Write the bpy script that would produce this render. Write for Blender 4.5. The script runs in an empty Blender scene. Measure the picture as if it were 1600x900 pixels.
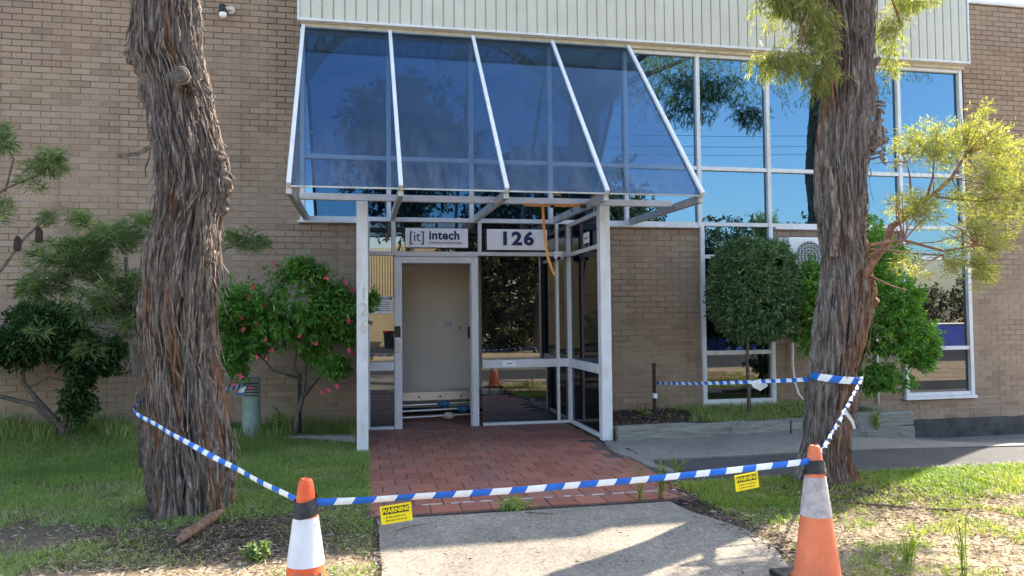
import bpy, bmesh, math, random
import numpy as np
from mathutils import Vector, Matrix
random.seed(7); rng = np.random.default_rng(11)
S = bpy.context.scene; COL = S.collection; PI = math.pi
# ---------------------------------------------------------------- camera
YAW, PITCH, ROLL = math.radians(11.3), math.radians(2.12), math.radians(-0.56)
EYE = Vector((0, 0, 1.42))
cy, sy = math.cos(YAW), math.sin(YAW)
Fd = Vector((sy*math.cos(PITCH), cy*math.cos(PITCH), math.sin(PITCH)))
Rt = Vector((cy, -sy, 0)); Up = Rt.cross(Fd)
Rr = Rt*math.cos(ROLL) + Up*math.sin(ROLL); Uu = -Rt*math.sin(ROLL) + Up*math.cos(ROLL)
cam = bpy.data.cameras.new('camera'); co = bpy.data.objects.new('camera', cam); COL.objects.link(co)
m = Matrix.Identity(4)
for i in range(3):
    m[i][0] = Rr[i]; m[i][1] = Uu[i]; m[i][2] = -Fd[i]; m[i][3] = EYE[i]
co.matrix_world = m; cam.sensor_width = 36; cam.lens = 1160/1600*36; cam.clip_end = 1500; cam.clip_start = .05
S.camera = co
# ---------------------------------------------------------------- sky, sun, exposure
AZ, EL = math.radians(32.5), math.radians(34.7)          # sun towards (+x,+y): behind the building, to the right
W = bpy.data.worlds.new('World'); S.world = W; W.use_nodes = True
nt = W.node_tree; bg = nt.nodes['Background']; sk = nt.nodes.new('ShaderNodeTexSky')
sk.sky_type = 'NISHITA'; sk.sun_disc = False; sk.sun_elevation = EL; sk.sun_rotation = PI/2 - AZ
sk.air_density = 1.1; sk.dust_density = 1.6; sk.ozone_density = 1.0
nt.links.new(sk.outputs[0], bg.inputs[0]); bg.inputs[1].default_value = .15
sl = bpy.data.lights.new('sun', 'SUN'); sl.energy = 4.4; sl.angle = math.radians(.5); sl.color = (1, .89, .73)
so = bpy.data.objects.new('sun', sl); COL.objects.link(so); so.location = (8, 15, 20)
sd = Vector((math.cos(EL)*math.cos(AZ), math.cos(EL)*math.sin(AZ), math.sin(EL)))
so.rotation_euler = sd.to_track_quat('Z', 'Y').to_euler()
S.view_settings.view_transform = 'Standard'; S.view_settings.look = 'None'; S.view_settings.exposure = 2.2; S.view_settings.gamma = 1
S.render.engine = 'CYCLES'
try:
    S.cycles.transparent_max_bounces = 16; S.cycles.max_bounces = 8
except Exception: pass

# ---------------------------------------------------------------- numpy noise
def h3(a, b, c, s=0):
    n = (a*374761393 + b*668265263 + c*2147483647 + s*974711) & 0xffffffff
    n = ((n ^ (n >> 13)) * 1274126177) & 0xffffffff
    n = ((n ^ (n >> 16)) * 2246822519) & 0xffffffff
    return ((n ^ (n >> 15)) & 0xffffff) / float(0xffffff)
def vnoise(x, y, z, s=0):
    x, y, z = np.broadcast_arrays(np.asarray(x, float), np.asarray(y, float), np.asarray(z, float))
    i, j, k = np.floor(x).astype(np.int64), np.floor(y).astype(np.int64), np.floor(z).astype(np.int64)
    u, v, w = x-i, y-j, z-k
    u, v, w = u*u*(3-2*u), v*v*(3-2*v), w*w*(3-2*w)
    r = 0
    for a in (0, 1):
        for b in (0, 1):
            for c in (0, 1):
                r = r + h3(i+a, j+b, k+c, s)*(u if a else 1-u)*(v if b else 1-v)*(w if c else 1-w)
    return r
def fbm(x, y, z, o=4, s=0):
    r, a, t = 0, 1., 0
    for q in range(o):
        r = r + a*vnoise(x*2**q, y*2**q, z*2**q, s+q); t += a; a *= .5
    return r/t
def sst(a, b, x): t = np.clip((x-a)/(b-a), 0, 1); return t*t*(3-2*t)

# ---------------------------------------------------------------- materials
def mat(name, build):
    M = bpy.data.materials.new(name); M.use_nodes = True; n = M.node_tree
    for q in list(n.nodes): n.nodes.remove(q)
    out = n.nodes.new('ShaderNodeOutputMaterial'); sh = build(n); n.links.new(sh, out.inputs[0]); return M
def N(n, t, **k):
    q = n.nodes.new(t)
    for a, b in k.items():
        if a.startswith('i_'): q.inputs[a[2:].replace('_', ' ')].default_value = b
        else: setattr(q, a, b)
    return q
def pos(n, sc=(1, 1, 1)):
    g = N(n, 'ShaderNodeNewGeometry'); mp = N(n, 'ShaderNodeMapping'); n.links.new(g.outputs['Position'], mp.inputs[0]); mp.inputs['Scale'].default_value = sc; return mp.outputs[0]
def noise(n, vec, scale, det=6, rough=.6, dist=0):
    q = N(n, 'ShaderNodeTexNoise'); q.inputs['Scale'].default_value = scale; q.inputs['Detail'].default_value = det; q.inputs['Roughness'].default_value = rough; q.inputs['Distortion'].default_value = dist
    n.links.new(vec, q.inputs['Vector']); return q.outputs['Fac']
def ramp(n, fac, stops):
    q = N(n, 'ShaderNodeValToRGB'); e = q.color_ramp.elements
    while len(e) < len(stops): e.new(.5)
    for el, (p, c) in zip(e, stops): el.position = p; el.color = (*c, 1)
    n.links.new(fac, q.inputs[0]); return q.outputs[0]
def mixc(n, fac, a, b, bt='MIX'):
    q = N(n, 'ShaderNodeMix', data_type='RGBA', blend_type=bt)
    for sock, v in ((q.inputs[0], fac), (q.inputs[6], a), (q.inputs[7], b)):
        if isinstance(v, (int, float)): sock.default_value = v
        elif isinstance(v, tuple): sock.default_value = (*v, 1)
        else: n.links.new(v, sock)
    return q.outputs[2]
def mth(n, op, a, b=0.):
    q = N(n, 'ShaderNodeMath', operation=op)
    for s_, v in ((q.inputs[0], a), (q.inputs[1], b)):
        if isinstance(v, (int, float)): s_.default_value = v
        else: n.links.new(v, s_)
    return q.outputs[0]
def prin(n, col, rough=.7, bump=None, bd=.3, bdist=.01, metal=0, spec=.4, nrm=None):
    p = N(n, 'ShaderNodeBsdfPrincipled')
    for s_, v in ((p.inputs['Base Color'], col), (p.inputs['Roughness'], rough)):
        if isinstance(v, tuple): s_.default_value = (*v, 1)
        elif isinstance(v, (int, float)): s_.default_value = v
        else: n.links.new(v, s_)
    p.inputs['Metallic'].default_value = metal; p.inputs['Specular IOR Level'].default_value = spec
    if bump is not None:
        b = N(n, 'ShaderNodeBump'); b.inputs['Strength'].default_value = bd; b.inputs['Distance'].default_value = bdist
        n.links.new(bump, b.inputs['Height']); n.links.new(b.outputs[0], p.inputs['Normal'])
    return p.outputs[0]
def m_simple(name, c, rough=.6, var=.12, sc=8, metal=0, bd=.15, spec=.4, dirt=None):
    def b(n):
        v = noise(n, pos(n), sc); c2 = tuple(x*(1-var*2) for x in c); c3 = tuple(min(1, x*(1+var)) for x in c)
        col = ramp(n, v, [(.3, c2), (.7, c3)])
        if dirt: col = mixc(n, ramp(n, noise(n, pos(n, (1, 1, .35)), 5, 8, .7), [(.52, (0, 0, 0)), (.75, (.7, .7, .7))]), col, dirt)
        return prin(n, col, rough, noise(n, pos(n), sc*12, 4), bd, .003, metal, spec)
    return mat(name, b)
def m_leaf(name, stops, trans=.45, rough=.45):
    def b(n):
        a = N(n, 'ShaderNodeAttribute', attribute_name='rnd'); col = ramp(n, a.outputs['Fac'], stops)
        p = prin(n, col, rough, spec=.35); t = N(n, 'ShaderNodeBsdfTranslucent')
        n.links.new(mixc(n, 1., col, (1.5, 1.6, .7), 'MULTIPLY'), t.inputs[0])
        x = N(n, 'ShaderNodeMixShader'); x.inputs[0].default_value = trans; n.links.new(p, x.inputs[1]); n.links.new(t.outputs[0], x.inputs[2]); return x.outputs[0]
    return mat(name, b)
BP, BW, BZ = .0762, .2125, 0.06                         # brick pitch, brick length, first bed
def brickcell(n, ox=0.):
    g = N(n, 'ShaderNodeNewGeometry'); s = N(n, 'ShaderNodeSeparateXYZ'); n.links.new(g.outputs['Position'], s.inputs[0])
    x = mth(n, 'ADD', s.outputs[0], mth(n, 'MULTIPLY', s.outputs[1], .0))
    row = mth(n, 'FLOOR', mth(n, 'DIVIDE', mth(n, 'ADD', s.outputs[2], 10*BP-BZ), BP))
    off = mth(n, 'MULTIPLY', mth(n, 'MODULO', row, 2.), BW/2)
    u = mth(n, 'DIVIDE', mth(n, 'ADD', mth(n, 'ADD', x, 100*BW), off), BW)
    c = N(n, 'ShaderNodeCombineXYZ'); n.links.new(mth(n, 'FLOOR', u), c.inputs[0]); n.links.new(row, c.inputs[1])
    w = N(n, 'ShaderNodeTexWhiteNoise', noise_dimensions='2D'); n.links.new(c.outputs[0], w.inputs['Vector'])
    fu = mth(n, 'FRACT', u); fv = mth(n, 'FRACT', mth(n, 'DIVIDE', mth(n, 'ADD', s.outputs[2], 10*BP-BZ), BP))
    return w.outputs['Value'], fu, fv
def wall_stain(n, col):
    # water streaks under the sill right of the porch and along the copings: stains with a shape of their own
    st = noise(n, pos(n, (9, 1, .35)), 1.0, 5, .6)
    f = ramp(n, st, [(.55, (0, 0, 0)), (.72, (.45, .45, .45))])
    return mixc(n, f, col, mixc(n, 1., col, (.6, .58, .56), 'MULTIPLY'))
def streak(n, col, dark):
    g_ = N(n, 'ShaderNodeNewGeometry'); s_ = N(n, 'ShaderNodeSeparateXYZ'); n.links.new(g_.outputs['Position'], s_.inputs[0])
    out = col
    for xc, wd, ztop, zlen in ((3.12, .17, 2.62, .95), (-1.0, .22, 5.2, 1.3), (-2.2, .6, 6.0, 1.2)):
        a = mth(n, 'SUBTRACT', 1., mth(n, 'DIVIDE', mth(n, 'ABSOLUTE', mth(n, 'SUBTRACT', s_.outputs[0], xc)), wd)); b = mth(n, 'SUBTRACT', 1., mth(n, 'DIVIDE', mth(n, 'ABSOLUTE', mth(n, 'SUBTRACT', ztop, s_.outputs[2])), zlen))
        f = mth(n, 'MULTIPLY', mth(n, 'MAXIMUM', a, 0.), mth(n, 'MAXIMUM', b, 0.)); f = mth(n, 'MULTIPLY', f, mth(n, 'MULTIPLY', noise(n, pos(n), 5, 4), 4.)); f = mth(n, 'MINIMUM', f, .85)
        out = mixc(n, f, out, dark)
    return out
def b_brick(n):
    w, fu, fv = brickcell(n)
    base = ramp(n, w, [(0, (.25, .178, .128)), (.15, (.295, .212, .152)), (.6, (.315, .23, .166)), (.9, (.338, .25, .182)), (1, (.27, .195, .145))])
    gr = noise(n, pos(n, (14, 14, 60)), 3, 5, .7)
    col = mixc(n, .55, base, mixc(n, 1., base, ramp(n, gr, [(.3, (.62, .62, .62)), (.7, (1.3, 1.3, 1.3))]), 'MULTIPLY'))
    big = noise(n, pos(n), .7, 4); col = mixc(n, .5, col, mixc(n, 1., col, ramp(n, big, [(.35, (.8, .8, .82)), (.65, (1.12, 1.1, 1.06))]), 'MULTIPLY'))
    return prin(n, mixc(n, .35, wall_stain(n, col), streak(n, wall_stain(n, col), (.13, .095, .075))), .88, gr, .5, .004, spec=.25)
def b_mortar(n):
    g_ = N(n, 'ShaderNodeNewGeometry'); s_ = N(n, 'ShaderNodeSeparateXYZ'); n.links.new(g_.outputs['Position'], s_.inputs[0])
    v = noise(n, pos(n, (1.2, 1, 2.2)), 1.3, 4); hz = mth(n, 'MULTIPLY', mth(n, 'SUBTRACT', s_.outputs[2], 3.2), .055)     # soot-darkened pointing high on the wall, lime-pale lower down
    v = mth(n, 'SUBTRACT', v, hz)
    return prin(n, streak(n, ramp(n, v, [(.36, (.12, .085, .065)), (.47, (.21, .152, .113)), (.62, (.29, .222, .168)), (.78, (.42, .345, .27))]), (.035, .026, .022)), .95, noise(n, pos(n), 90), .4, .004, spec=.1)
def b_brickflat(n):
    w, fu, fv = brickcell(n)
    mor = mth(n, 'MAXIMUM', mth(n, 'LESS_THAN', fu, .042), mth(n, 'LESS_THAN', fv, .116))
    base = ramp(n, w, [(0, (.17, .12, .09)), (.5, (.24, .175, .13)), (1, (.26, .19, .15))])
    return prin(n, mixc(n, mor, base, (.25, .21, .17)), .9, mor, -.6, .008, spec=.2)
M = {}
M['brick'] = mat('brick', b_brick); M['mortar'] = mat('mortar', b_mortar); M['brickflat'] = mat('brick_far', b_brickflat)
M['alu'] = m_simple('painted_aluminium', (.66, .66, .68), .35, .05, 6, 0, .05, .5, dirt=(.42, .39, .34))
M['galv'] = m_simple('weathered_aluminium', (.50, .50, .49), .4, .1, 9, .3, .08, .5, dirt=(.25, .23, .2))
M['clad'] = m_simple('cream_steel', (.55, .54, .46), .45, .04, 3, 0, .04, .4, dirt=(.50, .49, .42))
M['cream'] = m_simple('cream_timber', (.58, .53, .42), .6, .12, 10, 0, .2, .3, dirt=(.25, .21, .15))
M['white'] = m_simple('white_plastic', (.78, .78, .77), .4, .03, 10, 0, .03)
M['signwhite'] = m_simple('sign_white', (.86, .86, .87), .4, .05, 3, 0, .02)
M['navy'] = m_simple('navy_print', (.018, .02, .12), .5, .1, 10)
M['greyprint'] = m_simple('grey_print', (.16, .17, .2), .5, .1, 10)
M['black'] = m_simple('black_rubber', (.015, .015, .017), .45, .2, 12)
M['blacktape'] = m_simple('black_tape', (.02, .02, .024), .28, .3, 30, 0, .9)
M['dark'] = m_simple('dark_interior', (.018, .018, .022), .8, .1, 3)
M['inwall'] = m_simple('beige_plaster', (.82, .77, .68), .8, .03, 2, 0, .05)
M['ceil'] = m_simple('soffit', (.4, .4, .38), .8)
M['blue'] = m_simple('blue_print', (.01, .13, .55), .4, .08, 20)
M['tapewhite'] = m_simple('tape_white', (.76, .77, .80), .35, .05, 20)
M['yellow'] = m_simple('yellow_tag', (.85, .66, .01), .4, .05, 20)
M['inkbrown'] = m_simple('black_on_yellow', (.05, .04, .01), .5)
M['tagline'] = m_simple('tag_small_print', (.35, .27, .02), .5)
M['bollard'] = m_simple('sage_paint', (.21, .27, .235), .5, .12, 7, 0, .1, .4, dirt=(.12, .14, .12))
M['plinth'] = m_simple('black_plinth', (.055, .055, .058), .7, .35, 5, 0, .4)
M['blueglove'] = m_simple('blue_plastic', (.03, .14, .32), .5)
M['timberpole'] = m_simple('aluminium_bare', (.55, .56, .58), .3, .08, 20, .8)
M['strap'] = m_simple('orange_strap', (.55, .22, .05), .6, .1, 40)
M['red'] = m_simple('red_plastic', (.45, .02, .015), .5)
M['garage'] = m_simple('beige_metal', (.60, .50, .30), .6, .08, 1.5)
M['garage2'] = m_simple('beige_metal_ribs', (.44, .36, .21), .6, .08, 1.5)
M['block'] = m_simple('blue_steel', (.01, .04, .33), .5, .2, 2)
M['wood_stick'] = m_simple('dead_wood', (.16, .095, .065), .9, .4, 25, 0, .8)
M['numcream'] = m_simple('cream_numeral', (.62, .56, .42), .5)
M['petal'] = m_simple('pink_petal', (.75, .08, .16), .5, .25, 40)
M['cone_brown'] = m_simple('seed_cone', (.035, .022, .018), .9, .3, 50)
M['coil'] = m_simple('dark_louvre', (.06, .065, .07), .5)
M['tilegrout'] = m_simple('grout', (.10, .075, .065), .95, .2, 12)
M['residue'] = m_simple('cement_smear', (.50, .48, .46), .9, .2, 30)
def b_orange(n):
    v = noise(n, pos(n), 6, 8, .75); d = noise(n, pos(n, (1, 1, .3)), 40, 6, .7)
    col = ramp(n, v, [(.3, (.62, .085, .025)), (.7, (.80, .12, .035))]); col = mixc(n, ramp(n, d, [(.55, (0, 0, 0)), (.75, (.5, .5, .5))]), col, (.30, .07, .04))
    return prin(n, col, .5, d, .1, .002, spec=.35)
M['orange'] = mat('orange_plastic', b_orange)
M['orangefaded'] = m_simple('faded_orange_plastic', (.78, .20, .09), .6, .12, 5, 0, .15, .25, dirt=(.40, .13, .08))
M['collarworn'] = m_simple('worn_pinkish_sleeve', (.52, .45, .44), .6, .2, 22, 0, .2, .2, dirt=(.30, .25, .24))
def b_collar(n):
    d = noise(n, pos(n), 26, 9, .8, 1.5); e = noise(n, pos(n), 9, 5)
    col = ramp(n, e, [(.3, (.60, .58, .60)), (.7, (.74, .73, .74))]); col = mixc(n, ramp(n, d, [(.60, (0, 0, 0)), (.68, (.9, .9, .9))]), col, (.22, .18, .17))
    return prin(n, col, .45, d, .15, .001)
M['collar'] = mat('scuffed_white_sleeve', b_collar)
def b_paver(n):
    o = N(n, 'ShaderNodeObjectInfo'); base = ramp(n, o.outputs['Random'], [(0, (.22, .078, .052)), (.4, (.27, .094, .060)), (.75, (.31, .115, .072)), (1, (.24, .105, .075))])
    v = noise(n, pos(n), 2.2, 7, .7); g = noise(n, pos(n), 60, 6, .7)
    col = mixc(n, ramp(n, v, [(.48, (0, 0, 0)), (.72, (.55, .55, .55))]), base, (.12, .095, .095))
    col = mixc(n, .4, col, mixc(n, 1., col, ramp(n, g, [(.3, (.6, .6, .6)), (.7, (1.35, 1.35, 1.35))]), 'MULTIPLY'))
    return prin(n, col, ramp(n, v, [(.3, (.42,)*3), (.7, (.62,)*3)]), g, .3, .003, spec=.45)
M['paver'] = mat('terracotta_paver', b_paver)
def b_conc(n, a=(.175, .155, .128), b=(.28, .245, .20)):
    s = N(n, 'ShaderNodeTexVoronoi'); n.links.new(pos(n), s.inputs['Vector']); s.inputs['Scale'].default_value = 60
    v = mth(n, 'ADD', mth(n, 'MULTIPLY', noise(n, pos(n), 1.1, 8, .7, .6), .75), mth(n, 'MULTIPLY', noise(n, pos(n), 9, 6, .7, 1.5), .25)); f = noise(n, pos(n), 75, 4, .75)
    col = ramp(n, v, [(.38, a), (.60, b)]); col = mixc(n, .6, col, mixc(n, 1., col, ramp(n, f, [(.36, (.35, .35, .35)), (.52, (.95, .95, .95)), (.66, (1.6, 1.57, 1.5))]), 'MULTIPLY'))
    col = mixc(n, .5, col, mixc(n, 1., col, ramp(n, s.outputs['Color'], [(.1, (.5, .5, .52)), (.9, (1.3, 1.28, 1.25))]), 'MULTIPLY'))
    return prin(n, col, .9, f, .5, .006, spec=.2)
M['conc'] = mat('exposed_aggregate', b_conc)
M['slab'] = mat('grey_slab', lambda n: b_conc(n, (.15, .142, .13), (.215, .204, .184)))
M['asph'] = mat('asphalt', lambda n: b_conc(n, (.038, .039, .043), (.062, .062, .066)))
def b_sleeper(n):
    g = noise(n, pos(n, (2.2, 14, 26)), 1.6, 8, .7, .4); k = noise(n, pos(n, (1, 1, 1)), 3.2, 5, .7, 1)
    col = ramp(n, g, [(.25, (.09, .085, .075)), (.5, (.22, .215, .19)), (.75, (.34, .335, .30))]); col = mixc(n, ramp(n, k, [(.58, (0, 0, 0)), (.7, (.8, .8, .8))]), col, (.06, .05, .045))
    return prin(n, col, .9, g, .8, .012, spec=.15)
M['sleeper'] = mat('weathered_sleeper', b_sleeper)
def b_bark(n):
    a = N(n, 'ShaderNodeAttribute', attribute_name='groove'); r = N(n, 'ShaderNodeAttribute', attribute_name='red')
    g = noise(n, pos(n, (30, 30, 2.6)), 1.3, 10, .74, .55); f = noise(n, pos(n, (70, 70, 6)), 2.2, 6, .75, .4); big = noise(n, pos(n, (3, 3, 1.1)), 1., 5, .6)
    grey = ramp(n, g, [(.30, (.035, .029, .027)), (.43, (.12, .098, .086)), (.54, (.31, .255, .22)), (.70, (.60, .53, .47))])
    red = ramp(n, g, [(.28, (.05, .024, .016)), (.44, (.21, .10, .058)), (.58, (.42, .235, .145)), (.75, (.58, .42, .32))])
    col = mixc(n, r.outputs['Fac'], grey, red)
    col = mixc(n, ramp(n, a.outputs['Fac'], [(.05, (.92, .92, .92)), (.42, (0, 0, 0))]), col, (.028, .019, .016))
    return prin(n, col, .93, mth(n, 'ADD', f, mth(n, 'MULTIPLY', g, 1.5)), 1., .022, spec=.12)
M['bark'] = mat('stringy_bark', b_bark)
M['fibre'] = m_simple('bark_fibre', (.33, .28, .245), .9, .35, 25, 0, .6)
M['twig'] = m_simple('red_brown_twig', (.26, .13, .085), .85, .3, 20, 0, .5)
M['stem'] = m_simple('grey_stem', (.13, .105, .085), .9, .35, 30, 0, .7)
def b_ground(n):
    g = N(n, 'ShaderNodeNewGeometry'); s = N(n, 'ShaderNodeSeparateXYZ'); n.links.new(g.outputs['Position'], s.inputs[0])
    v = noise(n, pos(n), 1.1, 6, .65); f = noise(n, pos(n, (1, 1.6, 1)), 55, 6, .75, .8); m2 = noise(n, pos(n), 6, 5)
    soil = ramp(n, f, [(.3, (.05, .036, .026)), (.55, (.15, .11, .08)), (.75, (.30, .23, .17))])
    straw = ramp(n, f, [(.28, (.17, .12, .08)), (.5, (.40, .31, .21)), (.72, (.60, .50, .37))])
    # dry straw towards the street and on the verge right of the path, dark mulch under the trees
    yy = mth(n, 'ADD', s.outputs[1], mth(n, 'MULTIPLY', mth(n, 'SUBTRACT', m2, .5), 1.3))
    yy = mth(n, 'SUBTRACT', yy, mth(n, 'MULTIPLY', mth(n, 'MAXIMUM', mth(n, 'SUBTRACT', s.outputs[0], 3.2), 0.), .55))
    k = ramp(n, mth(n, 'DIVIDE', yy, 10.), [(.43, (1, 1, 1)), (.50, (.1, .1, .1))])
    col = mixc(n, k, soil, straw); col = mixc(n, ramp(n, v, [(.5, (0, 0, 0)), (.7, (.5, .5, .5))]), col, (.06, .075, .025))
    return prin(n, col, .95, f, .7, .02, spec=.1)
M['ground'] = mat('soil_and_straw', b_ground)
M['mulch'] = mat('mulch', lambda n: prin(n, ramp(n, noise(n, pos(n), 45, 6, .7, 1), [(.3, (.02, .014, .011)), (.7, (.13, .09, .07))]), .95, noise(n, pos(n), 45, 6, .7, 1), 1, .02, spec=.1))
def m_glass(name, tint, refl, body, see=0., seecol=(.3, .35, .45), dust=0.):
    def b(n):
        gl = N(n, 'ShaderNodeBsdfGlossy'); gl.inputs['Roughness'].default_value = .0; gl.inputs[0].default_value = (*tint, 1)
        d = N(n, 'ShaderNodeBsdfDiffuse'); d.inputs[0].default_value = (*body, 1)
        under = d.outputs[0]
        if see:
            t = N(n, 'ShaderNodeBsdfTransparent'); t.inputs[0].default_value = (*seecol, 1)
            x = N(n, 'ShaderNodeMixShader'); x.inputs[0].default_value = see; n.links.new(d.outputs[0], x.inputs[1]); n.links.new(t.outputs[0], x.inputs[2]); under = x.outputs[0]
        lw = N(n, 'ShaderNodeLayerWeight'); lw.inputs[0].default_value = .5
        g = N(n, 'ShaderNodeNewGeometry')
        fac = mth(n, 'ADD', mth(n, 'MULTIPLY', mth(n, 'POWER', lw.outputs['Facing'], 4.), 1-refl), refl)
        x = N(n, 'ShaderNodeMixShader'); n.links.new(fac, x.inputs[0]); n.links.new(under, x.inputs[1]); n.links.new(gl.outputs[0], x.inputs[2])
        r = x.outputs[0]
        if dust:
            dd = N(n, 'ShaderNodeBsdfDiffuse'); dd.inputs[0].default_value = (.42, .45, .5, 1)
            v = noise(n, pos(n, (1, 1, 1)), 2.1, 7, .65, .8); v2 = noise(n, pos(n), 38, 4, .6)
            g_ = N(n, 'ShaderNodeNewGeometry'); s_ = N(n, 'ShaderNodeSeparateXYZ'); n.links.new(g_.outputs['Position'], s_.inputs[0])
            low = mth(n, 'MULTIPLY', mth(n, 'POWER', mth(n, 'MAXIMUM', mth(n, 'DIVIDE', mth(n, 'SUBTRACT', 4.4, s_.outputs[2]), 1.7), 0.), 2.5), ramp(n, noise(n, pos(n, (6, 1, 1.2)), 1.4, 7, .7), [(.35, (.01, .01, .01)), (.7, (.16, .16, .16))]))   # grime washed down to the eave
            v = mth(n, 'ADD', v, 0.); f = mth(n, 'ADD', mth(n, 'ADD', low, ramp(n, v, [(.35, (dust*.5,)*3), (.75, (dust*3.2,)*3)])), ramp(n, v2, [(.68, (0, 0, 0)), (.78, (.22, .22, .22))]))
            y = N(n, 'ShaderNodeMixShader'); n.links.new(f, y.inputs[0]); n.links.new(r, y.inputs[1]); n.links.new(dd.outputs[0], y.inputs[2]); r = y.outputs[0]
        return r
    return mat(name, b)
M['glass_up'] = m_glass('blue_mirror_glass', (.115, .215, .31), .80, (.004, .006, .012))
M['glass_low'] = m_glass('dark_tinted_glass', (.31, .32, .33), .46, (.006, .006, .009))
M['glass_side'] = m_glass('tinted_side_glass', (.4, .42, .45), .07, (.008, .008, .011), .75, (.10, .11, .12))
M['glass_canopy'] = m_glass('dusty_canopy_glass', (.19, .32, .45), .07, (.02, .03, .06), .99, (.50, .60, .70), dust=.012)
M['lens'] = m_glass('lens', (.6, .6, .6), .3, (.01, .01, .01))
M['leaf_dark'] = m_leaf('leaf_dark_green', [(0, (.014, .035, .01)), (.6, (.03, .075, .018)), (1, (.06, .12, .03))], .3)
M['leaf_mid'] = m_leaf('leaf_mid_green', [(0, (.04, .11, .02)), (.45, (.09, .23, .035)), (.8, (.17, .33, .06)), (1, (.30, .42, .10))], .35)
M['leaf_top'] = m_leaf('leaf_topiary', [(0, (.05, .10, .045)), (.5, (.09, .17, .075)), (.90, (.17, .26, .12)), (.97, (.26, .26, .13)), (1, (.42, .27, .14))], .25, .35)
M['leaf_gum'] = m_leaf('leaf_fine_yellow_green', [(0, (.10, .135, .05)), (.4, (.20, .22, .075)), (.75, (.35, .33, .10)), (.92, (.48, .37, .13)), (1, (.36, .19, .10))], .47)
M['leaf_bott'] = m_leaf('leaf_grey_green', [(0, (.05, .09, .04)), (.5, (.11, .17, .07)), (.85, (.20, .26, .10)), (1, (.36, .38, .22))], .4)
M['leaf_far'] = m_leaf('leaf_olive', [(0, (.03, .04, .018)), (.5, (.065, .075, .03)), (1, (.14, .13, .06))], .3)
M['grass'] = m_leaf('grass_green', [(0, (.11, .17, .04)), (.45, (.20, .29, .07)), (.75, (.31, .37, .13)), (.90, (.36, .35, .17)), (1, (.52, .43, .29))], .4)
M['grass_dry'] = m_leaf('grass_yellowing', [(0, (.08, .15, .015)), (.45, (.16, .25, .025)), (.75, (.27, .31, .05)), (1, (.46, .37, .2))], .45)
M['straw'] = m_leaf('dry_litter', [(0, (.09, .055, .035)), (.35, (.25, .18, .12)), (.7, (.44, .34, .24)), (1, (.65, .54, .40))], .1, .8)
M['bits'] = m_leaf('brown_litter', [(0, (.02, .014, .012)), (.5, (.08, .05, .04)), (.9, (.16, .11, .085)), (1, (.32, .25, .2))], .05, .8)

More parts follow.
